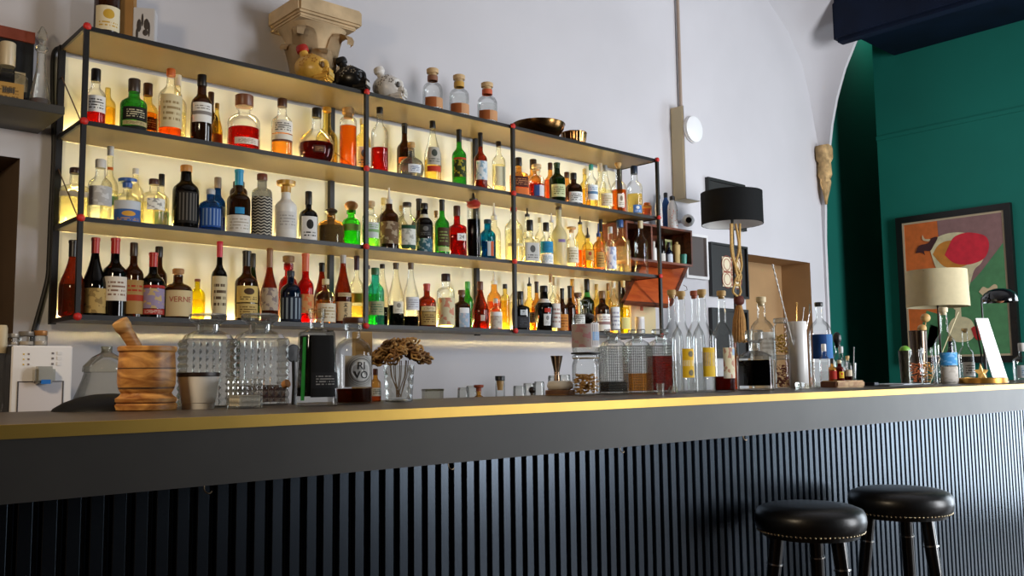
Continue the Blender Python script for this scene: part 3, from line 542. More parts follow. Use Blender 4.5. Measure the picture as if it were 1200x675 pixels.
S('C', 289, 294, 24.5, F_, 'wine', 'brown', (.5, 'brown'), [(.06, .3, 'C8AC68', '6A5024', 'text', 1.2), (.32, .6, 'D2B468', '4A3420', 'emblem', 1.2)], (K, .22, 'foil'), 'brown bottle with large gold shield label and black capsule', 'amaro_bottle')
S('C', 316, 291, 19.5, F_, 'slope', 'rose', (.5, 'brown'), (.2, .58, 'B8A894', '5A4A5A', 'splash', 1.2), ('8A5A30', .26, 'foil'), 'brown wine bottle with pale misty label and copper capsule', 'wine_bottle')
S('C', 338, 300, 21, B_, 'apoth', 'red', (.5, 'red'), None, ('8A6A40', .14, 'cork'), 'red bottle with brown cork behind the navy ribbed bottle')
S('C', 340.5, 317.5, 23, F_, 'squat', 'cobalt', None, (.04, .54, '101A2C', '8A98A4', 'bars', 1.3), ('14202C', .1), 'navy ribbed gin bottle with white vertical stripes, lowest shelf', 'gin_bottle')
S('C', 358, 297, 18, F_, 'whisky', 'red', (.5, 'orange'), (.18, .52, 'C89058', 'D84A20', 'splash', 1.1), ('D0603A', .26, 'foil'), 'orange-red bottle with peach label, lowest shelf', 'aperitif_bottle')
S('C', 377, 308, 18, B_, 'slope', 'rose', (.6, 'dred'), None, (K, .14, 'foil'), 'dark red bottle with black capsule behind the cream-labelled bottle')
S('C', 381.5, 327, 22, F_, 'squat', 'pale', (.58, 'whisky'), (.05, .5, 'DED4BC', 'B09A70', 'text', 1.2), ('D8CFA8', .12), 'pale bottle with cream label and orange shoulders, lowest shelf')
S('C', 402, 299, 19, F_, 'slope', 'rose', (.5, 'dred'), [(.06, .36, 'D0B88C', None, 'plain', 1.15), (.44, .5, 'C8B48C', '6A5030', 'text', .9)], ('B8B4B0', .12, 'foil'), 'red-brown sake bottle with beige label and black brush characters', 'sake_bottle')
SAKE = bpy.context.scene.collection.objects[-1].parent
S('C', 418, 292, 16, B_, 'wine', 'pale', (.35, 'gold'), (.4, .56, 'C8A040', None, 'plain'), ('3A2030', .2, 'foil'), 'pale bottle with gold label and purple capsule by the second post', 'wine_bottle')
# lowest shelf, second bay
S('C', 431, 311, 13, B_, 'wine', 'pale', (.6, 'straw'), None, ('3A2A1C', .06), 'pale yellow bottle just right of the second post, lowest shelf')
S('C', 439.7, 314, 20, F_, 'whisky', 'aqua', (.6, 'lime'), [(.2, .46, 'A8A880', '5A7A58', 'text', 1.0)], ('4A7A54', .12), 'blue-green shaded bottle with beige label, lowest shelf', 'absinthe_bottle')
S('C', 448, 309.5, 16, B_, 'slope', 'pale', (.34, 'black'), None, ('2E2418', .07), 'pale champagne-shaped bottle with dark contents behind the blue-green bottle', 'wine_bottle')
S('C', 464, 308, 18, F_, 'slope', 'pale', (.36, 'black'), (.22, .42, 'D8D2C0', '8A8474', 'emblem', .7), ('4A3420', .1, 'foil'), 'champagne-shaped clear bottle of dark liqueur with round pale label', 'wine_bottle')
S('C', 481.5, 308, 18, F_, 'slope', 'clear', (.18, 'black'), (.28, .5, 'DADCE0', '9A9CA4', 'text', 1.0), ('5A4028', .1, 'foil'), 'champagne-shaped clear bottle with white rectangular label', 'wine_bottle')
S('C', 500.2, 332.5, 20.5, F_, 'squat', 'rose', (.55, 'dred'), [(.06, .4, 'B09458', '5A3A1C', 'text', .95), (.42, .54, 'D8C89C', '5A3A1C', 'text', .9)], ('B83A2E', .16, 'foil'), 'squat red-brown bottle with red wax cap and gold label', 'amaro_bottle')
S('C', 522.5, 321, 19.5, F_, 'cyl', 'clear', (.6, 'straw'), (.06, .62, 'D6CCA8', 'C8402C', 'splash', 1.25), ('2A1414', .14), 'straight clear bottle printed with red swirls and black cap', 'aperitif_bottle')
S('C', 548, 330, 13, B_, 'whisky', 'green', (.6, 'lime'), None, ('4A9A48', .14), 'small green bottle behind the arch-labelled dark bottle')
S('C', 541, 340, 20, F_, 'squat', 'brown', (.6, 'black'), [(.04, .46, '9AB0C4', 'D8C8C8', 'splash', .65), (.46, .62, 'E8E8EA', None, 'plain', .6)], ('6A4428', .18, 'cork'), 'dark bottle with arched white and blue picture label', 'gin_bottle')
S('C', 579, 318, 16, B_, 'whisky', 'amber', (.6, 'amber'), None, ('E0DCD0', .22, 'pour'), 'amber bottle with white pourer behind the arched white bottle')
S('C', 562.8, 330, 19, F_, 'slope', 'rose', (.5, 'amber'), (.2, .34, 'C8B8A8', None, 'plain', .25), ('6A3A24', .18), 'dark cognac bottle glowing amber at its foot, lowest shelf', 'cognac_bottle')
S('C', 581, 350, 14, F_, 'squat', 'clear', (.5, 'water'), [(.04, .5, 'D2CCC0', 'A89C90', 'splash', 1.3), (.5, .64, 'ECEEF0', None, 'plain', 1.3)], (SIL, .14), 'small bottle wrapped in white and beige arched label, silver cap', 'gin_bottle')
S('C', 592, 333, 10, F_+.03, 'cyl', 'gold', (.7, 'gold'), None, ('241C14', .1), 'slim gold bottle with black cap touching the third post')
# lowest shelf, third bay
S('C', 603.5, 324, 12, B_, 'wine', 'pale', (.6, 'straw'), None, (K, .12), 'pale bottle behind the third post, lowest shelf')
S('C', 610, 341.5, 17.5, F_, 'square', 'black', None, [(.08, .42, '26262A', '4A4A50', 'text', .7), (.46, .62, 'C8CCCE', '8A8E90', 'emblem', .4)], (K, .2), 'black square bottle with small silver seal', 'rum_bottle')
S('C', 620.5, 325, 13, B_, 'tall', 'gold', (.5, 'gold'), cream(.2, .42), (K, .16, 'pour'), 'golden bottle with black pourer right behind the black square bottle')
S('C', 629, 330, 12, B_+.01, 'wine', 'amber', (.6, 'amber'), None, ('2A1C14', .22, 'foil'), 'brown bottle left behind the round black liqueur bottle')
S('C', 637.5, 335, 21, F_, 'flare', 'black', None, [(.14, .42, 'D8D8D6', '8A8A88', 'emblem', .45), (.46, .56, 'B83020', None, 'plain', .35), (.7, .8, 'D8D4CC', None, 'plain', 1.4)], (K, .14), 'round black liqueur bottle with red seal and oval white label', 'liqueur_bottle')
S('C', 645.5, 321, 10, B_, 'wine', 'pale', (.5, 'straw'), None, ('B89060', .14, 'foil'), 'tan-capped bottle behind the slim white-labelled bottle')
S('C', 650, 324, 12, F_, 'wine', 'pale', (.3, 'straw'), (.08, .58, 'E4DED6', 'B08A80', 'text', 1.3), ('D8C8A0', .16, 'foil'), 'slim pale bottle with long white label beside the black liqueur bottle')
S('C', 659, 338, 12.5, F_, 'wine', 'brown', (.5, 'amber'), (.04, .5, 'C8843C', '8A5020', 'text', 1.3), (K, .24, 'foil'), 'brown bottle with slanted orange label and black cap')
S('C', 671, 327, 12, B_, 'wine', 'amber', (.5, 'amber'), None, (GLD, .14, 'foil'), 'gold-capped bottle behind the plain brown bottle')
S('C', 668, 335, 13, F_+.02, 'wine', 'brown', (.5, 'amber'), None, (K, .26, 'foil'), 'plain dark brown bottle without label next to the orange-labelled one')
S('C', 677.5, 343, 15, F_, 'apoth', 'clear', (.5, 'red'), white(.2, .5), ('6A4A30', .14, 'cork'), 'clear apothecary bottle of red bitters partly behind the counter jar')
S('C', 688, 327, 16, B_, 'wine', 'dgreen', (.5, 'black'), (.8, .9, '3E8A38', None, 'plain', 1.5), ('1A1614', .2), 'dark bottle with green neck band rising behind the counter jar')
S('C', 699.5, 333, 11, B_, 'wine', 'gold', (.6, 'gold'), None, ('D8B060', .12), 'yellow bottle behind the brown bottle with the white label')
S('C', 706, 341, 16.5, F_, 'whisky', 'brown', (.6, 'dred'), white(.06, .52, 'stripe', '9A7A78', 1.2), ('7A5A34', .18), 'dark brown bottle with big white label above the studded decanters', 'rum_bottle')
S('C', 713, 332, 10, B_, 'wine', 'gold', (.6, 'gold'), None, ('9A7038', .14), 'slim golden bottle behind the yellow one with the white label')
S('C', 719.5, 330, 12, F_, 'wine', 'pale', (.6, 'gold'), (.06, .56, 'E2E2E4', '9A9AA8', 'text', 1.2), ('DCD4BC', .12, 'foil'), 'slim yellow bottle with white label and cream capsule')
S('C', 730.5, 329, 14.5, F_, 'slope', 'pale', (.55, 'yellow'), (.1, .34, 'E0D68C', None, 'plain', .8), ('D0B878', .12, 'foil'), 'pale yellow sloping bottle, rightmost on the lowest shelf', 'limoncello_bottle')
# ---- on top of the unit
S('T', 126, -22, 27, .09, 'flask', 'brown', (.5, 'dred'), (.14, .62, 'E4D8B8', 'C8A03A', 'emblem', 1.1), ('5A1A12', .2), 'brown bottle with white and yellow label on top of the shelf, left corner', 'rum_bottle')
for cx, tp, lq, cc, lb in ((507, 81, .12, '8A5A40', 'brown-necked empty clear bottle on top of the shelf, leftmost of three corked ones'), (538, 88.5, .62, 'C89A40', 'yellow-necked corked clear bottle on top of the shelf, between two alike'), (571, 97.5, .55, 'C85A30', 'orange-necked corked clear bottle on top of the shelf, nearest the metal bowls')):
    b = S('T', cx, tp, 22, .07, 'apoth', 'clear', (lq, 'water'), (.1, .36, 'A0582C', 'C89468', 'split', 1.2), ('D2B080', .16, 'cork'), lb, 'corked_bottle')
    body = [c for c in b.children if c.name.startswith('body')][0]
    zs = max(v.co.z for v in body.data.vertices); rn = max(math.hypot(v.co.x, v.co.y) for v in body.data.vertices if v.co.z > .86*zs)
    obj('neck_wrap', lathe([(rn*1.05, zs*.83), (rn*1.06, zs*.96)], 20, cap0=False, cap1=False), mat(cc, .6), b, 40)
# lettering and special fittings
def bR(t): return max(math.hypot(v.co.x, v.co.y) for c in t.children if c.name.startswith('body') for v in c.data.vertices)
def bH(t): return max(v.co.z for c in t.children if c.name.startswith('body') for v in c.data.vertices)
obj('lettering', wrap_text(text_mesh('VERNE', bR(VERNE)*.55), bR(VERNE)+.0015, bH(VERNE)*.43, -PI/2+.02), mat('A84A30', .6), VERNE)
bm = bmesh.new(); R = bR(RED_GIN)
box(bm, -.3*R, .55*R, -R*1.02, -R*.99, bH(RED_GIN)*.36, bH(RED_GIN)*.52); nl_ = obj('label', bm, mat(WHT, .6), RED_GIN)
tm = text_mesh('24', R*.5); bmesh.ops.transform(tm, matrix=Matrix.Translation((.12*R, -R*1.03, bH(RED_GIN)*.44)) @ Matrix.Rotation(PI/2, 4, 'X'), verts=tm.verts); obj('lettering', tm, mat('2A2A2C', .6), nl_)
R = bR(INFUSED); H = bH(INFUSED)
bm = lathe([(R*.7, H*.86), (R*1.04, H*.9), (R*.9, H*.95), (R*.6, H*.97)], 16); tube([(R*1.0*math.cos(a), R*1.0*math.sin(a), H*(.95+.02*math.sin(3*a))) for a in [2*PI*i/20 for i in range(20)]], .003, bm, closed=True)
obj('collar', bm, mat('A82A20', .5), INFUSED, 40)
bm = bmesh.new(); R = bR(SAKE); H = bH(SAKE)
for x0, z0, x1, z1 in ((-.2, .33, .25, .335), (0, .35, .02, .28), (-.2, .28, .05, .315), (.05, .31, .25, .275), (-.15, .25, .2, .253), (-.2, .22, .22, .225), (.0, .25, 0, .18), (-.2, .14, .18, .15), (-.02, .17, -.2, .1), (.02, .15, .2, .1), (.15, .19, .2, .16)):
    p = [Vector((R*math.sin(a)*1.012, -R*math.cos(a)*1.012, z*H*.98)) for a, z in ((x0, z0), ((x0+x1)/2, (z0+z1)/2), (x1, z1))]; tube(p, .0016, bm, 5)
obj('lettering', bm, mat('1A1614', .7), SAKE)
# ------------------------------------------------------------------ bar counter
CT, BY0, BY1, PY = 1.10, 1.474, 2.14, 1.60
bar = thing('bar_counter', 'long dark bar counter with brass edge and black corrugated metal front', 'bar counter', (3, PY, 0))
def bo(bm): bmesh.ops.translate(bm, verts=bm.verts, vec=(-3, -PY, 0)); return bm
BX0, BX1 = -1.2, 6.9
obj('countertop', bo(boxm(BX0, BX1, BY0+.004, BY1, CT-.03, CT)), mat('4A4038', .38, var=.25, scale=6), bar)
brass = mat('CFA850', .42, metal=.72, var=.12, scale=5)
obj('brass_edge', bo(boxm(BX0, BX1, BY0-.003, BY0+.006, CT-.0195, CT+.001)), brass, bar)
slate = mat('48443E', .5, var=.32, scale=2.6, spec=.45)
obj('apron', bo(boxm(BX0, BX1, BY0, BY0+.03, CT-.112, CT-.0195)), slate, bar)
pitch = .0362; bm = bmesh.new(); pf = []
n = int((BX1-BX0)/pitch)
for i in range(n):
    x = BX0+i*pitch
    pf += [(x, 0), (x+.001, -.0008), (x+.0205, -.0008), (x+.0215, 0), (x+.0245, .0115), (x+.0255, .0123), (x+.0325, .0123), (x+.0335, .0115)]
a = [(bm.verts.new((x, PY+y, .04)), bm.verts.new((x, PY+y, CT-.03))) for x, y in pf]
for p, q in zip(a, a[1:]): bm.faces.new((p[0], q[0], q[1], p[1]))
steel = mat('434A52', .27, metal=1, var=.12, scale=2)
obj('corrugated_front', bo(bm), steel, bar)
obj('kickboard', bo(boxm(BX0, BX1, PY+.03, PY+.06, 0, .06)), mat('141414', .5), bar)
obj('under_shelf', bo(boxm(BX0, BX1, PY+.03, BY1-.02, .4, .43)), mat('2A241E', .5), bar)
for px in (240, 526, 727, 872, 983):
    x = at(px, 560 if px < 300 else 515, Y=BY0+.01).x; z = CT-.112
    pts = [(x, BY0+.012, z+.004), (x, BY0+.012, z-.006)]+[(x+.007-.007*math.cos(t), BY0+.012-.004*math.sin(t), z-.006-.008*math.sin(t)) for t in (.4, .8, 1.2, 1.57, 2.0, 2.5)]
    obj('bag_hook', bo(tube(pts, .0011, seg=6)), mat('9A8468', .35, metal=.9), bar, 60)
# lower work counter under the bottle shelf
bk = thing('back_counter', 'low dark work counter against the wall under the bottle shelf', 'counter', (2, 3.3, 0))
BZ = .95
obj('body', boxm(-3.2, 3.2, -.30, .31, 0, BZ-.04), mat('2A2724', .5), bk); obj('worktop', boxm(-3.2, 3.2, -.33, .318, BZ-.04, BZ), mat('4A4643', .4), bk)
for i in range(6):
    x = -3.15+i*1.06; d = obj('door', boxm(x, x+1.0, -.318, -.30, .08, BZ-.08), mat('34302C', .45), bk); obj('handle', boxm(x+.4, x+.6, -.335, -.322, BZ-.16, BZ-.148), mat(SIL, .3, metal=1), d)

# ------------------------------------------------------------------ placing by where a thing stands
def Cp(cx, base, top=None, Y=None, z=CT):
    """point of the counter a thing stands on, and metres per pixel there"""
    if Y is None: Y = min(2.06, max(1.58, at(cx, base, Z=z).y))
    P = at(cx, (base+(top if top else base))/2, Y=Y); return Vector((P.x, Y, z)), mpp(P)
def zt(cx, y, Y): return at(cx, y, Y=Y).z
clearM = glass(GL['clear'], .58, top=.5); cut = glass((.95, .96, .93), .42, .05, .08, 1.5, .75)
def cbottle(name, label, cx, top, base, w, style, g, liq, labs, cap, Y=None, group='bottles along the bar counter', rzj=0, z=CT, cat='bottle'):
    P, s = Cp(cx, base, top, Y, z); H = zt(cx, top, P.y)-z
    return make_bottle(name, label, P, w/2*s, H, style, g, liq, labs if isinstance(labs, list) else [labs] if labs else (), cap, group, rz=-.5*math.atan2(P.x, P.y)+rzj, cat=cat)
def part(t, n): return [c for c in t.children if c.name.split('.')[0] == n][0]
BARB = 'bottles along the bar counter'
# mortar and pestle
P, s = Cp(172, 481, 410); H = zt(172, 406, P.y)-CT; R = 33*s
olive = wood('7A4A1E', 'C8904A', 9, .42, (1, 1, 5))
olive = wood('84491A', 'E0A45A', 14, .42, (1, 1, 3))
mt = thing('mortar', 'turned olive-wood mortar with dark bands on the bar counter', 'mortar', P)
pr = [(R*.98, 0), (R*1.03, H*.02), (R*1.04, H*.09), (R*.97, H*.12), (R*1.02, H*.14), (R*1.03, H*.19), (R*.9, H*.23), (R*.84, H*.27), (R*.92, H*.33), (R*.97, H*.42), (R*.98, H*.55), (R*.95, H*.8), (R*.93, H*.9), (R*.99, H*.93), (R*1.0, H*.985), (R*.96, H), (R*.82, H), (R*.78, H*.9), (R*.7, H*.5), (R*.4, H*.36)]
obj('bowl', lathe(pr, 48), olive, mt, 35)
for z in (.125, .345, .36, .655): obj('dark_band', lathe([(R*radius_at([(r/R, zz/H) for r, zz in pr[:14]], z)*1.001, H*(z-.008)), (R*radius_at([(r/R, zz/H) for r, zz in pr[:14]], z)*1.002, H*(z+.008))], 48, cap0=False, cap1=False), mat('2E1608', .5), mt, 40)
A_ = at(140, 376, Y=P.y-.0); B2 = Vector((P.x+R*.28, P.y, CT+H*.5)); d = (B2-A_).normalized(); L = (B2-A_).length
ps = thing('pestle', 'pale wooden pestle leaning in the olive-wood mortar', 'pestle', A_)
rot = d.to_track_quat('Z', 'Y').to_matrix()
obj('shaft', lathe([(8*s, 13*s), (7.4*s, 30*s), (7.2*s, L*.6), (9*s, L*.95), (7*s, L)], 20, axis=rot), wood('A87038', 'D8A868', 9, .45), ps, 45)
obj('knob', lathe([(6*s, -1*s), (9*s, 0), (9.6*s, 2*s), (9.6*s, 9*s), (8.6*s, 12*s), (8*s, 14*s)], 24, axis=rot), wood('A87038', 'D8A868', 9, .45), ps, 45)
# black upturned shallow dish behind the mortar
P, s = Cp(124, 478, Y=2.08); Rr = 62*s; h = 19*s
tag(obj('black_dish', lathe([(Rr, 0), (Rr*.97, h*.16), (Rr*.8, h*.5), (Rr*.55, h*.8), (Rr*.3, h*.96), (Rr*.05, h)], 40), mat('060505', .5, spec=.2), None, 40, loc=(P.x, 2.05, CT)), 'black upturned shallow dish lying behind the wooden mortar', 'dish')
# white cup with dark rim
P, s = Cp(232.5, 479, 438); H = zt(232, 436.5, P.y)-CT; R = 24.5*s
cu = thing('candle_cup', 'white cup with dark rim between the mortar and the ribbed decanter', 'cup', P)
obj('body', lathe([(R*.74, 0), (R*.76, H*.16), (R*.78, H*.17), (R*.97, H*.9), (R*.93, H*.9), (R*.74, H*.2)], 36), mat('F2EEE6', .3), cu, 40)
obj('rim', lathe([(R*.96, H*.88), (R*1.0, H*.9), (R*1.0, H), (R*.92, H), (R*.9, H*.9)], 36, cap0=False, cap1=False), mat('2A1C16', .4), cu, 40)
obj('wax', lathe([(R*.9, H*.84), (R*.9, H*.87)], 30), mat('E8E0D0', .5), cu)
# ------- studded glass
def studded(w, d, h, nx, nz, dep, m0=.0):
    """square bottle body whose sides are grids of little pyramids"""
    bm = bmesh.new()
    for side in range(4):
        L_ = w if side % 2 == 0 else d; o = d/2 if side % 2 == 0 else w/2; n_ = nx; a = side*PI/2
        def pt(u, z, q):
            x = -L_/2+L_*u; y = -o-q; return Vector((x*math.cos(a)-y*math.sin(a), x*math.sin(a)+y*math.cos(a), z))
        for i in range(n_):
            for j in range(nz):
                c = [bm.verts.new(pt((i+du)/n_, h*(j+dv)/nz, 0)) for du, dv in ((0, 0), (1, 0), (1, 1), (0, 1))]; t = bm.verts.new(pt((i+.5)/n_, h*(j+.5)/nz, dep))
                for k in range(4): bm.faces.new((c[k], c[(k+1) % 4], t))
    box(bm, -w/2, w/2, -d/2, d/2, -.001, 0); box(bm, -w/2, w/2, -d/2, d/2, h, h+.001)
    return bm
def decanter(label, cx, top, base, w, hb, liq, nx, nz, dep, stop='wide', Y=None, rz=None):
    P, s = Cp(cx, base, top, Y); H = zt(cx, top, P.y)-CT; h = H*hb; W = w*s/1.12
    t = thing('glass_decanter', label, 'decanter', P, -.5*math.atan2(P.x, P.y) if rz is None else rz, 'cut glass decanters on the bar counter')
    obj('body', studded(W, W, h, nx, nz, dep), cut, t)
    if liq: obj('liquid', boxm(-W*.46, W*.46, -W*.46, W*.46, h*.05, h*liq[0]), liquid(LQ[liq[1]], .14), t)
    r = W*.3
    obj('neck', lathe([(W*.5, h), (W*.46, h+.05*H), (r*.85, h+.1*H), (r*.8, h+.3*(H-h)), (r*.82, H*.88), (r*1.05, H*.9)], 28, cap0=False, cap1=False, square=[1, .8, .2, 0, 0, 0]), clearM, t, 35)
    obj('stopper', lathe([(r*.66, H*.78), (r*.7, H*.9), (r*.9, H*.905), (r*1.28, H*.925), (r*1.34, H*.95), (r*1.34, H*.985), (r*1.2, H), (r*.4, H*.995)], 12), cut, t)
    return t
decanter('large ribbed glass decanter behind the white cup', 243, 368, 474, 60, .72, None, 7, 9, .006)
decanter('large ribbed glass decanter with dark red liquid at its foot', 304, 368, 471, 60, .72, (.3, 'dred'), 7, 9, .006)
P, s = Cp(287, 473, 440); P.y = 1.86; P.x = at(287, 455, Y=1.86).x; s = mpp(P)
g_ = thing('studded_tumbler', 'small studded tumbler with white filling in front of the ribbed decanters', 'glass', P)
obj('cup', studded(30*s, 30*s, 34*s, 5, 5, .003), cut, g_); obj('filling', boxm(-13*s, 13*s, -13*s, 13*s, 3*s, 15*s), mat('DCD2C0', .6), g_)
bm = lathe([(0.0, -.006), (.009, -.006), (.0095, .006), (0.0, .0062)], 18, axis=Matrix.Rotation(1.2, 3, 'X') @ Matrix.Rotation(.3, 3, 'Y'))
tag(obj('cork', bm, mat('B07A48', .8, var=.2, scale=120), None, 40, loc=at(335, 450, Y=1.93)), 'round cork disc leaning against the ribbed decanter with red liquid', 'cork'); bpy.data.objects['cork'].location.z = CT+.0095+.006
# black paddle-like bar tool
P, s = Cp(344, 468, 405, Y=2.0); H = zt(344, 403, 2.0)-CT
t = thing('bar_strainer', 'black round-headed bar strainer standing behind the dark square bottle', 'strainer', P)
obj('head', lathe([(.0, -.004), (.020, -.003), (.022, 0), (.020, .003), (0, .004)], 28, axis=Matrix.Rotation(PI/2, 3, 'X'), org=(0, 0, H-.023)), mat('0C0C0D', .4), t, 40)
obj('handle', tube([(0, 0, 0), (.002, 0, H*.3), (0, 0, H-.04)], .005), mat('0C0C0D', .4), t, 60)
# dark square bottle
b = cbottle('liqueur_bottle', 'tall square clear bottle with black label and green streak, glass stopper', 371, 362, 476, 43, 'flare', 'clear', (.12, 'water'), None, ('glass', .1), Y=1.86, rzj=.1)
for c in list(b.children): bpy.data.objects.remove(c)
P, s = Cp(371, 476, 362, 1.86); H = zt(371, 362, 1.86)-CT; W = 21.5*s
pr = [(W*.92, 0), (W, .003), (W*.99, H*.08), (W*.86, H*.74), (W*.82, H*.76), (W*.5, H*.785), (W*.4, H*.8), (W*.4, H*.97)]
q8 = [1, 1, 1, 1, .9, .4, 0, 0]
obj('body', lathe(pr, 32, square=q8), clearM, b, 35)
obj('contents', lathe([(W*.9, H*.1), (W*.78, H*.72)], 32, square=[1, 1]), liquid((.03, .05, .03), .1), b, 35)
obj('label', patch(pr, 1, H*.09, H*.72, .62, .0012), label_mat('0E0D0D', None, 'plain'), b, 40)
obj('green_sticker', patch(pr, 1, H*.06, H*.7, .16, .0012, th0=-PI/2-1.05), label_mat('1E7A34', '2A9A44', 'splash'), b, 40)
obj('lower_label', patch(pr, 1, H*.18, H*.34, .7, .002, th0=-PI/2+.1), label_mat('1A1A1C', '8A8A8A', 'text'), b, 40)
obj('stopper', lathe([(W*.38, H*.9), (W*.46, H*.905), (W*.46, H), (W*.4, H)], 24), glass((.85, .8, .62), .5), b, 40)
# RIVO gin bottle
P, s = Cp(414, 471, 372, 1.95); H = zt(414, 372, 1.95)-CT; R = 22*s
rv = make_bottle('gin_bottle', 'clear apothecary gin bottle with white round-seal label reading RIVO', P, R, H, 'apoth', 'clear', (.18, 'brown'), [(.2, .58, 'C8C5BE', None, 'plain', .8, -PI/2+.05)], ('4A2C1A', .07), BARB, rz=-.25)
def ring(R, r0, r1, zc, off, seg=48, th0=-PI/2):
    bm = bmesh.new(); vs = []
    for r in (r0, r1): vs.append([bm.verts.new(((R+off)*math.cos(th0+r*math.cos(t)/R), (R+off)*math.sin(th0+r*math.cos(t)/R), zc+r*math.sin(t))) for t in [2*PI*i/seg for i in range(seg)]])
    for i in range(seg): bm.faces.new((vs[0][i], vs[0][(i+1) % seg], vs[1][(i+1) % seg], vs[1][i]))
    return bm
zc = H*.38; lb = part(rv, 'label'); th = -PI/2+.12
for r0, r1, c in ((.0, .56, 'E6E4DE'), (.62, .67, '6A6864'), (.74, .78, '8A8884'), (.84, .87, '9A9894')): obj('seal', ring(R, R*r0*.95+.0002, R*r1*.95, zc, .0014, th0=th), mat(c, .6), lb)
for tx, dz in (('RI', .22), ('VO', -.26)): obj('lettering', wrap_text(text_mesh(tx, R*.56), R+.0018, zc+dz*R, th), mat('1C1B1A', .6), lb)
# paper box, small bottles behind
P, s = Cp(427, 465, 388, 2.06); H = zt(427, 389, 2.06)-CT
t = thing('paper_carton', 'tan paper carton standing behind the gin bottle with the round seal', 'box', (P.x-.01, 2.06, CT), -.3); obj('carton', boxm(-9*s, 11*s, -.018, .018, 0, H, bevel=.001), mat('B59A6C', .8, var=.1, scale=20), t); obj('flap', boxm(-9*s, 11*s, -.0185, -.018, H*.72, H*.98), mat('A5885A', .8), t)
cbottle('bitters_bottle', 'small amber bitters bottle half behind the gin bottle with the round seal', 440, 432, 467, 13, 'whisky', 'amber', (.5, 'amber'), white(.2, .5), ('5A2A1C', .2), Y=2.03)
# glass with dried flowers
P, s = Cp(467.5, 470, 428, 1.98); H = zt(467, 428, 1.98)-CT; R = 18.5*s
gt = thing('cut_tumbler', 'cut glass tumbler holding dried brown flowers on the counter', 'glass', P)
bm = bmesh.new(); rows_ = 7; seg = 16; rings = []
for j in range(rows_+1):
    z = H*(.06+.94*j/rows_); rings.append([bm.verts.new((R*(.86+.14*j/rows_)*math.cos(2*PI*(i+.5*(j % 2))/seg)*(1+(.02 if i % 2 else -.02)), R*(.86+.14*j/rows_)*math.sin(2*PI*(i+.5*(j % 2))/seg)*(1+(.02 if i % 2 else -.02)), z)) for i in range(seg)])
for j in range(rows_):
    a, b = rings[j], rings[j+1]
    for i in range(seg):
        if j % 2 == 0: bm.faces.new((a[i], a[(i+1) % seg], b[i])); bm.faces.new((a[(i+1) % seg], b[(i+1) % seg], b[i]))
        else: bm.faces.new((a[i], b[(i+1) % seg], b[i])); bm.faces.new((a[i], a[(i+1) % seg], b[(i+1) % seg]))
bm.faces.new(rings[0][::-1]); obj('cup', bm, cut, gt)
obj('foot', lathe([(R*.84, 0), (R*.86, H*.02), (R*.86, H*.07)], 16), cut, gt)
fl = thing('dried_flowers', 'bunch of curled dried brown flowers in the cut glass tumbler', 'dried flowers', P+Vector((0, 0, H)))
fw_ = [mat(c, .85, var=.3, scale=60) for c in ('A07844', 'BE9458', '80592E')]
for k in range(64):
    a = random.uniform(0, 2*PI); q = math.sqrt(random.random()); rr = R*1.85*q; zz = .25*R+R*1.45*(1-q*q)*random.uniform(.6, 1.05)
    bm = bmesh.new(); M = Matrix.Rotation(random.uniform(0, 6.3), 3, 'Z') @ Matrix.Rotation(random.uniform(-.9, .9), 3, 'X') @ Matrix.Rotation(random.uniform(-.9, .9), 3, 'Y')
    pts = []
    for i in range(30):
        u = i/29; rad = R*(.44-.3*u)*(1+.12*math.sin(i*2.1)); pts.append(M @ Vector((rad*math.cos(u*11), rad*math.sin(u*11), R*.22*u+R*.05*math.sin(i*1.7))))
    tube(pts, R*.075, bm, 5); o = obj('blossom', bm, fw_[k % 3], fl, 80, loc=(rr*math.cos(a)+R*.12, rr*math.sin(a)*.8, zz))
bm = bmesh.new()
for k in range(9): a = 2*PI*k/9; tube([(R*.15*math.cos(a*2), R*.15*math.sin(a*2), -H*.88), (R*.5*math.cos(a), R*.5*math.sin(a), -H*.3), (R*.6*math.cos(a), R*.6*math.sin(a), R*.3)], .0012, bm, 5)
obj('stems', bm, mat('7A5A34', .8), fl)
# things standing lower, behind the counter
def low(cx, mid, Y=3.1): P = at(cx, mid, Y=Y); return Vector((P.x, Y, BZ)), mpp(P)
P, s = low(507, 460); H = zt(507, 456, 3.1)-BZ
t = thing('square_glass_dish', 'low rectangular glass dish just behind the counter right of the dried flowers', 'dish', P, -.35); obj('dish', boxm(-11*s, 11*s, -.03, .03, 0, H, bevel=.004), glass((.75, .74, .66), .5, .05, .1), t); obj('rim', boxm(-11.4*s, 11.4*s, -.032, .032, H-.008, H+.001, bevel=.002), glass((.6, .58, .5), .5), t)
P, s = low(561, 457); H = zt(561, 451, 3.1)-BZ
make_bottle('copper_capped_bottle', 'bottle with wide copper cap peeking over the counter edge', P, 6*s, H, 'cyl', 'amber', (.5, 'amber'), (), ('9A4A30', .16, 'wide'), 'things behind the counter edge', cat='bottle')
P, s = low(586, 450); H = zt(586, 440.5, 3.1)-BZ
v = thing('spice_vial', 'glass vial with black lid and cork behind the counter edge', 'vial', P); R = 5.6*s
obj('tube', lathe([(R, 0), (R, H*.9)], 24, cap1=False), clearM, v, 40); obj('cork', lathe([(R*.55, H*.7), (R*.75, H*.84), (R*.8, H*.9)], 18), mat('C8A068', .8), v, 40); obj('lid', lathe([(R*1.04, H*.9), (R*1.06, H*.985), (R*.98, H)], 24), mat('1C1C20', .35), v, 40)
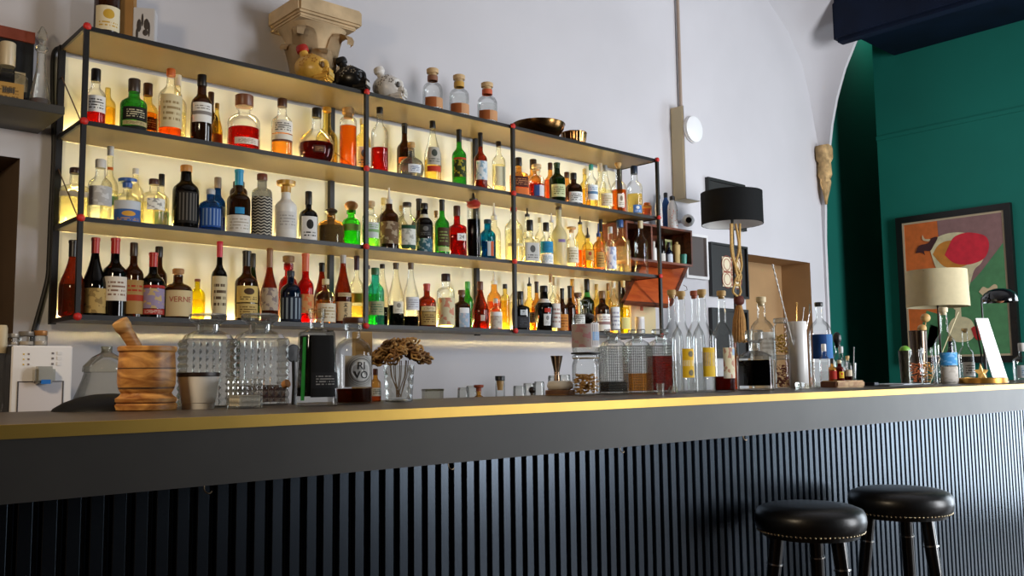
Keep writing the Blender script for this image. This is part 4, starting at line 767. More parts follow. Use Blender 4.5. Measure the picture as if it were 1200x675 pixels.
for i, (cx, tp, r) in enumerate(((543, 454, 8), (553, 452, 8), (609, 452, 9), (620, 449, 8), (632, 447, 7), (650, 440, 9), (662, 439, 8))):
    P, s = low(cx, 458, 3.2+.04*(i % 2)); H = zt(cx, tp, P.y)-BZ; r *= s
    g_ = thing('upturned_glass', ('small upturned tumbler %s' % ('leftmost behind the copper-capped bottle', 'just left of the copper-capped bottle', 'right of the glass vial', 'second right of the glass vial', 'third right of the glass vial, left of the stone bowl', 'left of the jigger tip behind the stone bowl', 'behind the jigger and stone bowl')[i]), 'glass', P, 0, 'upturned glasses on the back counter')
    obj('cup', lathe([(r*1.0, 0), (r*.98, .004), (r*.84, H-.008), (r*.78, H), (r*.7, H-.001)], 20), cut, g_, 35); obj('base_disc', lathe([(r*.7, H-.012), (r*.74, H-.004)], 20), clearM, g_)
P, s = low(623.5, 457, 3.05); r = 4.2*s
t = thing('ball_stopper_bottle', 'dark ball-topped stopper bottle behind the counter edge left of the jigger', 'bottle', P); H = zt(623, 453, 3.05)-BZ
obj('bottle', lathe([(r, 0), (r, H*.6), (r*.5, H*.75), (r*.5, H-r)], 18), mat('3A2A1C', .3), t, 40); bm = bmesh.new(); ball(bm, (0, 0, H-r), r, 3); obj('ball', bm, mat('2A2018', .25), t, 60)
# coaster with stone bowl, jigger
P, s = Cp(656.5, 461, None, 2.05)
t = thing('wooden_coaster', 'round wooden coaster under the white stone bowl', 'coaster', P); R = 17.5*s; obj('disc', lathe([(R*.97, 0), (R, .002), (R, 5.5*s), (R*.97, 6*s)], 36), wood('5A2E18', 'B08858', 10, .5), t, 40); obj('rim', lathe([(R*1.001, 1.5*s), (R*1.006, 3*s), (R*1.001, 4.2*s)], 36, cap0=False, cap1=False), mat('6A4424', .5), t, 40)
t = thing('stone_bowl', 'small rounded white stone bowl on the wooden coaster', 'bowl', P+Vector((0, 0, 6*s))); R = 15.5*s
obj('bowl', lathe([(R*.7, 0), (R*.92, 1.5*s), (R, 5*s), (R*.94, 9*s), (R*.8, 10.6*s), (R*.66, 10*s), (R*.6, 5*s)], 36), mat('E6E0D4', .35, var=.05, scale=8), t, 50); obj('salt', lathe([(R*.62, 7*s), (R*.3, 8.6*s), (.0001, 9*s)], 24), mat('F0ECE4', .8), t)
P, s = Cp(652.5, 452, 417, 2.11); H = zt(652, 417, 2.11)-CT
t = thing('jigger', 'hourglass metal jigger standing behind the white stone bowl', 'jigger', P); Mj = mat('B8A088', .18, metal=1)
obj('upper_cup', lathe([(2.9*s, H*.55), (3.2*s, H*.58), (7.2*s, H*.985), (7.4*s, H), (7.0*s, H), (2.9*s, H*.62)], 32), Mj, t, 40); obj('lower_cup', lathe([(5.2*s, 0), (5.3*s, .002), (3.2*s, H*.5), (2.8*s, H*.55)], 32), Mj, t, 40); obj('collar', lathe([(3.3*s, H*.53), (3.6*s, H*.55), (3.3*s, H*.575)], 28), Mj, t, 40)
# clip-top jar, plate and bottle on top
P, s = Cp(687, 461, 413, 1.98); H = zt(687, 415, 1.98)-CT; R = 16.5*s
t = thing('clip_top_jar', 'glass clip-top jar of tan chips under the flowered gin bottle', 'jar', P)
obj('body', lathe([(R*.92, 0), (R, .004), (R, H*.72), (R*.94, H*.8), (R*.88, H*.84), (R*.88, H*.9)], 36), clearM, t, 40); obj('lid', lathe([(R*.98, H*.91), (R, H*.93), (R*.98, H*.97), (R*.7, H), (.001, H)], 36), clearM, t, 40); obj('seal_ring', lathe([(R*.94, H*.885), (R*.97, H*.9), (R*.94, H*.915)], 32, cap0=False, cap1=False), mat('C8B89A', .6), t, 40)
bm = bmesh.new()
for k in range(170):
    a, q, z = random.uniform(0, 2*PI), math.sqrt(random.random())*R*.86, random.uniform(.05, .5)*H; ball(bm, (q*math.cos(a), q*math.sin(a), z), R*random.uniform(.1, .17), 1, (1, 1, .55))
o = obj('chips', bm, mat('C89A58', .8, var=.25, scale=40), t, 60); o['kind'] = 'stuff'
bm = tube([(R*.2, -R*1.02, H*.6), (R*.2, -R*1.1, H*.86), (R*.5, -R*1.0, H*.92), (R*1.05, 0, H*.88)], .0012, seg=6); tube([(-R*.95, -R*.3, H*.86), (-R*1.3, -R*.5, H*.9)], .0012, bm, 6); obj('wire_bail', bm, mat(SIL, .3, metal=1), t, 60)
t = thing('slate_disc', 'thin black disc between the clip-top jar and the flowered gin bottle', 'coaster', P+Vector((0, 0, H))); obj('disc', lathe([(R*1.02, 0), (R*1.05, .001), (R*1.05, .004), (R*1.02, .005)], 36), mat('141414', .5), t, 40); obj('pad', lathe([(R*.8, .005), (R*.8, .0054)], 30), mat('1E1E1E', .7), t)
z2 = CT+H+.0054; H2 = zt(687, 352, 1.98)-z2
b = make_bottle('gin_bottle', 'clear bottle printed with pink and blue flowers, stacked on the clip-top jar', (P.x, P.y, z2), 16*s, H2, 'squat', 'clear', (.5, 'water'), [(.1, .58, 'B8A8A4', 'C07A8A', 'splash', 1.3, -PI/2-.6), (.1, .6, 'DAD6D4', 'A8A0A0', 'bars', .5, -PI/2+.55), (.24, .42, '8AB4E0', 'A8C8EC', 'text', .4, -PI/2+.55)], ('glass', .1), BARB, rz=-.45)
# three studded decanters
for cx, lq, wd in ((718.5, (.26, 'black'), 'black'), (747, (.42, 'whisky'), 'amber'), (774.5, (.78, 'red'), 'red')):
    d_ = decanter('finely studded square decanter with %s liquid inside' % wd, cx, 386, 459, 28.5, .74, lq, 10, 18, .0042, Y=1.98)
# shot glasses lying
P, s = Cp(774, 460, None, 1.78); t = thing('shot_glass', 'bright little shot glass in front of the red decanter', 'glass', P); r = 5*s
obj('cup', lathe([(r*.8, 0), (r*.82, .003), (r, 13*s), (r*.92, 13*s), (r*.74, 3*s)], 20), cut, t, 30); obj('base', lathe([(r*.8, 0), (r*.8, 2.5*s)], 20), mat('F2F0EC', .15), t)
P, s = Cp(790, 460, None, 1.78); t = thing('glass_stopper', 'thick round glass stopper lying beside the shot glass', 'stopper', P, .4); r = 5.2*s
ax = Matrix.Rotation(PI/2, 3, 'Y'); obj('knob', lathe([(r*.8, -8*s), (r, -7*s), (r, -1*s), (r*.7, 0)], 14, axis=ax, org=(0, 0, r)), cut, t); obj('plug', lathe([(r*.6, 0), (r*.5, 6*s)], 14, axis=ax, org=(0, 0, r)), clearM, t)
# corked spirit bottles
ck = lambda h=.08: ('C8A468', h, 'cork')
cbottle('grappa_bottle', 'clear long-necked corked bottle behind the first yellow-labelled bottle', 788.5, 340, 455, 24, 'tall', 'clear', (.4, 'water'), None, ck(), Y=2.05)
b = cbottle('grappa_bottle', 'long-necked bottle whose yellow label carries two dark dots and a white band', 799.5, 341.5, 457, 25, 'tall', 'clear', (.34, 'water'), [(.16, .46, 'E8B81E', None, 'plain', .85, -PI/2+.35), (.28, .34, 'F0E8C8', None, 'plain', .86, -PI/2+.35)], ck(), Y=1.85)
R = bR(b); H = bH(b)
for z in (.21, .405): obj('emblem', ring(R, .0001, R*.28, H*z, .0016, th0=-PI/2+.35), mat('6A5A20', .6), part(b, 'label'))
cbottle('grappa_bottle', 'clear corked bottle behind the yellow and grey labelled bottle', 815, 341, 455, 22, 'tall', 'clear', (.3, 'water'), None, ('A8563A', .08, 'cork'), Y=2.05)
cbottle('grappa_bottle', 'long-necked bottle with yellow label around a grey picture panel', 824, 339.5, 456.5, 25, 'tall', 'clear', (.3, 'water'), [(.16, .46, 'E8BE28', None, 'plain', .85, -PI/2+.3), (.27, .41, 'B8A8A4', '6A6488', 'splash', .86, -PI/2+.3)], ck(), Y=1.85)
cbottle('liqueur_bottle', 'slim reddish amber bottle between the flower-label bottle and the black decanter', 861, 402, 456, 10, 'cyl', 'amber', (.8, 'amber'), None, ('7A3A24', .1), Y=2.03)
cbottle('grappa_bottle', 'long-necked bottle with cream label painted with red flowers', 847, 341, 456, 25, 'tall', 'clear', (.16, 'dred'), [(.14, .46, 'E4D9B4', 'B0382A', 'splash', .8, -PI/2+.3), (.14, .2, 'E8E6E0', None, 'plain', .81, -PI/2+.3), (.38, .45, '9AB4D0', None, 'plain', .3, -PI/2+.75)], ck(), Y=1.85)
cbottle('gin_bottle', 'wide white-labelled bottle with cork behind the black square decanter', 893.5, 348, 452, 29, 'squat', 'clear', (.5, 'water'), [(.34, .66, 'E2E0DA', 'C8C4BA', 'text', 1.2)], ('D8C49A', .1, 'cork'), Y=2.05)
# square decanter of black liqueur
P, s = Cp(884.5, 456, 387, 1.86); H = zt(884, 387, 1.86)-CT; W = 17.5*s
t = thing('square_decanter', 'square clear decanter three quarters full of black liqueur', 'decanter', P, -.5, 'cut glass decanters on the bar counter')
pr = [(W*.95, 0), (W, .003), (W, H*.52), (W*.94, H*.57), (W*.6, H*.63), (W*.36, H*.66), (W*.34, H*.78), (W*.55, H*.8)]
obj('body', lathe(pr, 32, square=[1, 1, 1, 1, .6, 0, 0, 0]), clearM, t, 35); obj('liquid', lathe([(W*.9, H*.08), (W*.9, H*.5)], 32, square=[1, 1]), liquid(LQ['black']), t); obj('stopper', lathe([(W*.3, H*.7), (W*.32, H*.8), (W*.5, H*.84), (W*.52, H*.97), (W*.46, H)], 24, square=[0, 0, 1, 1, 1]), cut, t, 35)
# stacked jars
for i, (tp, bs, cols, lb_) in enumerate(((416, 452, ('6A2A1C', 'lower jar of dark dried petals under the jar of yellow flakes'), 0), (373, 416, ('C8A040', 'upper jar of yellow flakes stacked on the jar of dark petals'), 1))):
    P, s = Cp(916, 452, 373, 1.97); z0 = CT if i == 0 else zt(916, 416, 1.97); H = zt(916, tp, 1.97)-z0; R = 8.3*s
    t = thing('spice_jar', cols[1], 'jar', (P.x, P.y, z0), 0, 'stacked jars on the bar counter')
    obj('jar', lathe([(R*.94, 0), (R, .003), (R, H*.76), (R*.82, H*.84), (R*.82, H*.88)], 28), clearM, t, 40); obj('lid', lathe([(R*.86, H*.86), (R*.98, H*.88), (R*.98, H*.98), (R*.9, H)], 28), glass((.82, .84, .83), .4, .1, .15), t, 40)
    bm = bmesh.new()
    for k in range(110):
        a, q = random.uniform(0, 2*PI), math.sqrt(random.random())*R*.84; ball(bm, (q*math.cos(a), q*math.sin(a), random.uniform(.06, .55 if i else .7)*H), R*random.uniform(.1, .2), 1, (1, 1, .6))
    o = obj('contents', bm, mat(cols[0], .8, var=.3, scale=60), t, 60); o['kind'] = 'stuff'
# white cylinder with bar spoons
P, s = Cp(935.5, 452, 377, 1.93); H = zt(935, 377, 1.93)-CT; R = 10.5*s
t = thing('white_utensil_pot', 'tall white cylinder pot holding bar spoons', 'pot', P)
obj('pot', lathe([(R*.97, 0), (R, .002), (R, H-.001), (R*.98, H), (R*.9, H), (R*.88, H*.1)], 36), mat('E6E5E3', .3), t, 40); obj('base_ring', lathe([(R*1.01, 0), (R*1.01, .004)], 36), mat('D8D6D2', .4), t)
def twist(name, label, p0, p1, r, m, tip=None):
    a = at(*p0, Y=1.93); b_ = at(*p1, Y=1.93); dirv = (a-b_).normalized(); b_ = a - dirv*((a.z-CT-.02)/max(.2, dirv.z)); b_.x = max(P.x-R*.7, min(P.x+R*.7, b_.x))
    t = thing(name, label, 'bar spoon', a, 0, 'bar spoons in the white pot'); dv = b_-a; n_ = 60; u = dv.orthogonal().normalized(); w_ = dv.normalized().cross(u)
    bm = bmesh.new()
    for ph in (0, PI): tube([dv*(i/n_)+(u*math.cos(i*1.1+ph)+w_*math.sin(i*1.1+ph))*r*.55 for i in range(n_+1)], r*.62, bm, 5)
    obj('twisted_stem', bm, m, t, 60)
    bm = bmesh.new()
    if tip == 'fork':
        for q in (-.006, 0, .006): tube([dv.normalized()*.02, Vector((q*.7, 0, .012)), Vector((q+.004, 0, .03))], .0012, bm, 5)
    else: ball(bm, (0, 0, 0), r*1.9, 2)
    obj('tip', bm, m, t, 60)
chrome = mat('D8D6D2', .2, metal=1)
twist('bar_spoon', 'longest bar spoon with white twisted stem leaning left out of the white pot', (905.5, 311), (930, 378), .0028, mat('E4E2DE', .35))
twist('bar_spoon', 'gold twisted bar spoon in the white pot', (933.5, 355), (931, 378), .002, mat('D0A45C', .3, metal=1))
twist('bar_spoon', 'short white twisted bar spoon leaning right in the white pot', (942, 361), (939, 378), .002, mat('DCDAD6', .3))
twist('bar_spoon', 'bar spoon with forked silver tip in the white pot', (949, 365), (942, 378), .0016, chrome, 'fork')
# ice cubes of glass
for i, (cx, lb_) in enumerate(((937.5, 'nearest the white pot'), (947.5, 'middle of the three'), (957, 'nearest the wooden tray'))):
    P, s = Cp(cx, 454, None, 1.80); t = thing('glass_cube', 'small clear glass cube on the counter, %s' % lb_, 'glass cube', P, .3*i, 'glass cubes before the white pot'); q = 4.1*s; obj('cube', boxm(-q, q, -q, q, 0, 2*q*(1, .8, .85)[i], bevel=q*.2), cut, t); obj('core', boxm(-q*.5, q*.5, -q*.5, q*.5, q*.4, q*1.1, bevel=q*.2), cut, t)
cbottle('gin_bottle', 'clear bottle with large deep blue label and black cap right of the white pot', 961.5, 354.5, 450, 26.5, 'squat', 'clear', (.3, 'water'), [(.34, .64, '17427E', '2C6AA8', 'split', 1.25)], ('1C1A1A', .05), Y=2.04)
# wooden tray with bitters
P, s = Cp(987, 453, None, 1.86)
t = thing('log_slice_tray', 'pale log-slice wooden tray under the little bitters bottles', 'tray', P, -.4); obj('board', boxm(-20*s, 20*s, -.055, .05, 0, 8*s, bevel=.006), wood('A87440', 'D8B47A', 20, .5, (1, 6, 1)), t); obj('bark_edge', boxm(-20.4*s, -19.6*s, -.05, .045, .001, 7*s), mat('6A3C22', .8), t); trz = CT+8*s
def tb(name, label, cx, top, w, style, g, liq, labs, cap, Y): P, s = Cp(cx, 446, top, Y); return make_bottle(name, label, (P.x, Y, trz), w/2*s, zt(cx, top, Y)-trz, style, g, liq, labs, cap, 'bitters on the wooden tray', rz=-.6, cat='bottle')
tb('dropper_bottle', 'clear dropper bottle with white cap, leftmost on the wooden tray', 966, 403, 12, 'whisky', 'clear', (.3, 'water'), (), ('E0DEDA', .2), 1.865)
tb('bitters_bottle', 'little black-capped bottle with red label on the wooden tray', 975.5, 420, 9, 'whisky', 'amber', (.6, 'red'), [(.1, .55, 'B03024', None, 'plain', 1.2)], (K, .24), 1.83)
tb('bitters_bottle', 'little red bottle with yellow lemon picture on the wooden tray', 984, 422, 10, 'whisky', 'red', (.6, 'red'), [(.15, .5, 'E8C42C', 'C82A20', 'emblem', .6)], ('D8C8A0', .16), 1.815)
tb('bitters_bottle', 'little clear angular bottle at the back of the wooden tray', 986, 406, 13, 'square', 'clear', (.3, 'water'), (), ('C8CACC', .2), 1.90)
tb('bitters_bottle', 'little brown bottle with cream cap on the wooden tray', 993.5, 417, 9, 'whisky', 'clear', (.5, 'dred'), [(.2, .5, 'D8CBB0', None, 'plain', 1.1)], ('D8B878', .18, 'cork'), 1.84)
cbottle('ball_stopper_bottle', 'bottle with dark ball stopper behind the wooden tray', 982, 389, 450, 13, 'apoth', 'clear', (.3, 'amber'), None, ('1E1C1C', .3, 'ball'), Y=2.03)
P, s = Cp(1000, 446, 425, 1.865); H = 20*s; t = thing('mini_glass', 'tiny clear glass at the right end of the wooden tray', 'glass', (P.x, 1.865, trz)); r = 4*s; obj('cup', lathe([(r*.7, 0), (r*.72, .002), (r, H), (r*.92, H), (r*.65, .004)], 18), clearM, t, 35); obj('foot', lathe([(r*.75, 0), (r*.75, .002)], 18), cut, t)
a = Vector((P.x, 1.865, trz+.004)); t = thing('grey_stirrer', 'short grey stirrer leaning in the tiny glass', 'stirrer', a); obj('rod', tube([(0, 0, 0), (4*s, 0, 36*s)], .0018), mat('B8B8B8', .3), t, 60); bm = bmesh.new(); ball(bm, (4.2*s, 0, 37*s), .003, 2); obj('tip', bm, mat('B8B8B8', .3), t)
# clipboard and papers
P, s = Cp(1040, 449, None, 1.90); t = thing('clipboard', 'black clipboard lying flat with sheets of paper', 'clipboard', P, .0); obj('board', boxm(-.21, .21, -.11, .12, 0, .004, bevel=.001), mat('1A1A1C', .5), t); obj('paper', boxm(-.06, .2, -.1, .09, .004, .007), mat('CED2DA', .7), t); obj('clip', boxm(-.2, -.16, -.04, .04, .004, .016, bevel=.002), mat('2A2A2E', .3, metal=1), t)
# right end group
def jarR(label, cx, top, w, cont, Y, capc=None):
    P, s = Cp(cx, 446, top, Y); H = zt(cx, top, Y)-CT; R = w/2*s; t = thing('garnish_jar', label, 'jar', P, 0, 'garnish jars at the far end of the bar')
    obj('jar', lathe([(R*.92, 0), (R, .004), (R, H*.74), (R*.8, H*.84), (R*.84, H)], 28, cap1=False), clearM, t, 40)
    bm = bmesh.new()
    for k in range(60): a, q = random.uniform(0, 2*PI), math.sqrt(random.random())*R*.82; ball(bm, (q*math.cos(a), q*math.sin(a), random.uniform(.08, .62)*H), R*random.uniform(.12, .26), 1, (1, 1, .5))
    o = obj('contents', bm, mat(cont, .7, var=.4, scale=40), t, 60); o['kind'] = 'stuff'; return t, P, s, H, R
jarR('jar of dried orange slices, left of two at the far end', 1073, 410, 15, 'C8682A', 1.80); jarR('jar of amber spice pieces, right of two at the far end', 1087, 408, 15, 'D8A050', 1.78)
P, s = Cp(1061, 446, 412, 1.95); H = zt(1061, 411, 1.95)-CT; R = 7*s
t = thing('dark_tumbler', 'dark olive glass holding limes at the far end of the bar', 'glass', P); obj('cup', lathe([(R*.8, 0), (R, H), (R*.93, H), (R*.75, .005)], 24), glass((.3, .27, .18), .5, .04, .1), t, 40); obj('base', lathe([(R*.82, 0), (R*.82, .003)], 24), mat('2A2418', .3), t)
bm = bmesh.new(); ball(bm, (0, 0, 0), R*.85, 3, (1.15, 1, 1)); tag(obj('lime', bm, mat('6FA834', .45, var=.15, scale=60, bump=.001), None, 80, loc=(P.x+.004, 1.95, CT+H*1.0)), 'green lime sitting in the dark olive glass', 'lime')
# tool holder with wooden balled spoons
P, s = Cp(1077, 445, 386, 2.02); H = zt(1077, 388, 2.02)-CT; R = 10*s
t = thing('metal_tool_cup', 'dark metal cup of bar tools behind the garnish jars', 'cup', P); obj('cup', lathe([(R*.8, 0), (R, H), (R*.94, H), (R*.76, .004)], 28), mat('5A4E44', .25, metal=1), t, 40); obj('rim', lathe([(R, H-.002), (R*1.03, H), (R, H+.002)], 28, cap0=False, cap1=False), mat('5A4E44', .25, metal=1), t, 40)
for (cx, cy, r, lb_) in ((1084.5, 372.5, 5.6, 'wooden ball-headed muddler standing in the metal cup'), (1080.5, 385, 5.2, 'shorter wooden ball-headed muddler in the metal cup')):
    A_ = at(cx, cy, Y=2.02); t = thing('muddler', lb_, 'muddler', A_, 0, 'muddlers in the metal cup'); bm = bmesh.new(); ball(bm, (0, 0, 0), r*s, 3, (1, 1, .95)); obj('head', bm, wood('B88848', 'D8B878', 9), t, 80); obj('shaft', tube([(0, 0, -r*s*.8), (P.x-A_.x, 0, CT+.02-A_.z)], .003), wood('B88848', 'D8B878', 9), t, 60)
# bottles in that group
cbottle('vodka_bottle', 'frosted clear bottle with blue and white label before the table lamp', 1107.5, 360.5, 446, 24, 'tall', 'clear', (.3, 'water'), [(.26, .44, '3E8CC8', '88BCE4', 'splash', 1.3), (.0, .24, 'BDB6AC', 'A49C90', 'splash', 1.3)], ('D8C8A4', .1, 'cork'), Y=1.85, rzj=.2)
cbottle('bitters_bottle', 'small navy-necked corked bottle behind the frosted blue-label bottle', 1114.5, 394, 446, 11, 'whisky', 'cobalt', None, (.1, .6, 'F0F0F0', None, 'plain', 1.2), ('C8A468', .14, 'cork'), Y=1.98)
b = cbottle('syrup_bottle', 'clear corked syrup bottle right of the frosted blue-label bottle', 1132, 385, 446, 17, 'tall', 'clear', (.4, 'water'), white(.12, .4), ('D8C090', .08, 'cork'), Y=1.93)
P, s = Cp(1117, 446, 370, 1.93); A_ = at(1123, 365, Y=1.95); B2 = at(1113, 390, Y=1.95); B2 = A_+(B2-A_)*3.2
t = thing('drinking_straw', 'pale straw leaning up between the far-end bottles', 'straw', B2); obj('straw', tube([(0, 0, 0), A_-B2], .0022), mat('E0D2A8', .5), t, 60); t.location.z = CT; bm = bmesh.new(); ball(bm, A_-B2, .0032, 2); obj('tip', bm, mat('E0D2A8', .5), t)
cbottle('sanitiser_bottle', 'white-capped bottle with pale blue label at the right frame edge', 1200, 402, 446, 24, 'whisky', 'clear', (.4, 'water'), [(.1, .5, 'C8D2D8', '4A86B0', 'text', 1.3)], ('E4E4E2', .22), Y=1.85)
# gold tray with star
P, s = Cp(1151, 448, None, 1.74); t = thing('round_gold_tray', 'round golden tray under the little star ornament', 'tray', P); R = 27*s; obj('tray', lathe([(R*.95, 0), (R, .002), (R, 6*s), (R*.96, 6.5*s), (R*.94, 3*s)], 40), mat('B8863C', .35, metal=.8), t, 40); obj('felt', lathe([(R*.93, 3*s), (R*.93, 3.2*s)], 40), mat('5A3020', .7), t); ztray = CT+3.3*s
bm = bmesh.new(); pts = []
for i in range(10): a = PI/2+PI*i/5; r = (11 if i % 2 == 0 else 5)*s; pts.append((r*math.cos(a), r*math.sin(a)))
c0 = bm.verts.new((0, -.008, 0)); c1 = bm.verts.new((0, .008, 0)); vs = [bm.verts.new((x, 0, z)) for x, z in pts]
for i in range(10): bm.faces.new((vs[i], vs[(i+1) % 10], c0)); bm.faces.new((vs[(i+1) % 10], vs[i], c1))
tag(obj('star_ornament', bm, mat('D0A050', .35, metal=.6), None, loc=(P.x, P.y, ztray+9*s)), 'small golden star ornament standing on the round golden tray', 'ornament'); bpy.data.objects['star_ornament'].rotation_euler = (-.15, 0, -.5)
# reading lamp: black dome, stem, base
P, s = Cp(1153, 446, 350, 2.0); t = thing('desk_lamp', 'black domed metal desk lamp at the far end of the bar', 'lamp', P)
D = at(1172, 354, Y=1.95)-P; r = 20*s
obj('lamp_shade', lathe([(r, 0), (r*.98, r*.22), (r*.86, r*.5), (r*.6, r*.7), (r*.3, r*.8), (.001, r*.82), (r*.9, r*.2), (r*.96, 0)], 36, cap0=False, cap1=False, org=D), mat('0E0E10', .12, coat=.5), t, 45)
obj('stem', tube([(0, 0, 0), (.0, 0, D.z-.01), (.004, 0, D.z+r*.2), (D.x*.5, D.y*.5, D.z+r*.6)], .005), mat('121214', .3), t, 60)
obj('stem_sleeve', tube([(0, 0, .05), (0, 0, D.z*.72)], .0085), mat('1A181A', .3), t, 60); obj('base', lathe([(.05, 0), (.052, .004), (.05, .014), (.012, .02)], 32), mat('121214', .3), t, 40)
bm = bmesh.new(); ball(bm, D+Vector((0, 0, r*.25)), r*.32, 2); obj('bulb', bm, mat('D8906A', .3), t, 60)
# leaning white menu card
A0, A1, B0, B1 = at(1143.5, 373, Y=1.86), at(1158, 373, Y=1.86), at(1165, 442, Y=1.72), at(1182, 441, Y=1.72)
zb = CT+.0; B0.z = zb; B1.z = zb
bm = bmesh.new(); o_ = (A1-A0).cross(B0-A0).normalized()*.004; vs = [bm.verts.new(p+q) for q in (Vector(), o_) for p in (A0, A1, B1, B0)]
for q in ((0, 1, 2, 3), (7, 6, 5, 4), (0, 4, 5, 1), (1, 5, 6, 2), (2, 6, 7, 3), (3, 7, 4, 0)): bm.faces.new([vs[i] for i in q])
mcard = tag(obj('menu_card', bm, mat('F4F4F2', .35)), 'white slanted menu card on a stand under the desk lamp', 'menu'); 
obj('stand', tube([A0+(B0-A0)*.02+o_*2, A0*.5+B0*.5+Vector((.03, .03, -.02)), Vector((A0.x+.05, 1.87, CT+.004))], .004), mat('121214', .4), mcard, 60)
# table lamp with cream drum shade
P, s = Cp(1101, 446, 340, 2.07); r0_ = 35.5*s; zt0, zb0 = zt(1101, 318, 2.07)-CT, zt(1101, 360, 2.07)-CT
t = thing('table_lamp', 'table lamp with cream drum shade at the far end of the bar', 'lamp', P)
obj('lamp_shade', lathe([(r0_*.97, zb0), (r0_*.94, zt0), (r0_*.93, zt0), (r0_*.96, zb0)], 48, cap0=False, cap1=False), mat('C2B590', .8, var=.05, scale=30), t, 40)
obj('stem', tube([(0, 0, .02), (0, 0, zt0*.9)], .006), mat('3A3028', .3, metal=.8), t, 60); obj('base', lathe([(.045, 0), (.047, .006), (.03, .014), (.01, .03)], 32), mat('3A3028', .3, metal=.8), t, 40)
bm = tube([(-r0_*.94, 0, zt0-.01), (r0_*.94, 0, zt0-.01)], .002, seg=6); tube([(0, -r0_*.94, zt0-.01), (0, r0_*.94, zt0-.01)], .002, bm, 6); obj('spider_fitting', bm, mat('3A3028', .3, metal=.8), t)
# ------------------------------------------------------------------ left end: water dispenser and jars on the back counter
P, s = low(48, 445, 3.12); hh = zt(48, 405.5, 3.0)-BZ
wd = thing('water_dispenser', 'white countertop water dispenser with chrome tap at the left end', 'water dispenser', (0, 0, 0), 0)
YD = 2.98; xa, xb = at(12.5, 440, Y=YD).x, at(83.5, 440, Y=YD).x
wd.location = ((xa+xb)/2, YD, BZ); hw = (xb-xa)/2; wd.rotation_euler.z = 0
wm = mat('F4F0EE', .35)
obj('casing', boxm(-hw, hw, .006, .40, 0, hh, bevel=.006), mat('2A2625', .5), wd)
pan = obj('front_panel', boxm(-hw, hw, -.006, .006, 0, hh, bevel=.003), wm, wd)
def dz(y): return zt(48, y, YD)-BZ
def dx(x): return at(x, 440, Y=YD).x-(xa+xb)/2
obj('recess', boxm(dx(21), dx(73), -.0075, -.005, .0, dz(447.5)), mat('E2DADA', .4), wd)
bm = bmesh.new(); box(bm, dx(20), dx(21.4), -.009, -.005, 0, dz(447)); box(bm, dx(72.6), dx(74), -.009, -.005, 0, dz(447)); box(bm, dx(20), dx(38), -.009, -.005, dz(447.6), dz(446.6)); box(bm, dx(58), dx(74), -.009, -.005, dz(447.6), dz(446.6)); obj('recess_frame', bm, mat('4A4240', .5), wd)
tp = obj('tap', boxm(dx(36.5), dx(60), -.05, -.006, dz(449.5), dz(429.5), bevel=.008), mat('C8C4B8', .3, metal=.7), wd); obj('tap_light', boxm(dx(43), dx(54), -.0505, -.02, dz(450), dz(445)), mat('2A78D0', .3), tp)
for y in (415, 421, 427): obj('indicator', boxm(dx(25.5), dx(27), -.008, -.006, dz(y+1), dz(y-.6)), mat('E8C020', .4), pan); obj('icon', boxm(dx(31), dx(33), -.008, -.006, dz(y+1), dz(y-1)), mat('8A7468', .5), pan)
for y in (414, 420, 426.5):
    obj('button', boxm(dx(65), dx(70.5), -.009, -.006, dz(y+2), dz(y-2.4), bevel=.001), mat('EDEAE8', .4), pan); obj('icon', boxm(dx(59), dx(61.5), -.008, -.006, dz(y+1.2), dz(y-1.2)), mat('7A706E', .5), pan)
for i, (cx, tp_, w_, col, lb_) in enumerate(((15.5, 391, 13, 'B8B0A4', 'small grey-topped jar, leftmost on the water dispenser'), (30.5, 388.5, 17.5, '8A8278', 'widest lidded jar, middle of three on the water dispenser'), (47.5, 387.5, 15, 'B07840', 'copper-lidded jar, rightmost on the water dispenser'))):
    Y = 3.08; A_ = at(cx, 398, Y=Y); q = mpp(A_); R = w_/2*q; H = zt(cx, tp_, Y)-(BZ+hh)
    t = thing('lidded_jar', lb_, 'jar', (A_.x, Y, BZ+hh), 0, 'jars on the water dispenser'); obj('jar', lathe([(R*.95, 0), (R, .003), (R, H*.62), (R*.85, H*.7)], 24), clearM, t, 40); obj('lid', lathe([(R*.92, H*.7), (R*.95, H*.72), (R*.95, H*.97), (R*.88, H)], 24), mat(col, .35, metal=.3), t, 40); obj('contents', lathe([(R*.88, .006), (R*.88, H*.35)], 24), mat('C8B8A8', .8), t)
# glass pitcher cut by the frame
P, s = low(1, 410, 3.05); H = zt(1, 381, 3.05)-BZ
t = thing('clip_jar', 'rounded glass jar with cream lid cut off by the left frame edge', 'jar', P); R = 7.5*s
obj('jar', lathe([(R*.3, H*.3), (R*.9, H*.42), (R*1.0, H*.55), (R*.85, H*.72), (R*.75, H*.78)], 28), clearM, t, 40); obj('foot', lathe([(R*.9, 0), (R*.9, .008), (R*.3, .03), (R*.3, H*.3)], 28), clearM, t, 40); obj('lid', lathe([(R*.8, H*.78), (R*.86, H*.8), (R*.86, H*.98), (R*.7, H)], 28), mat('CDBB98', .5), t, 40)
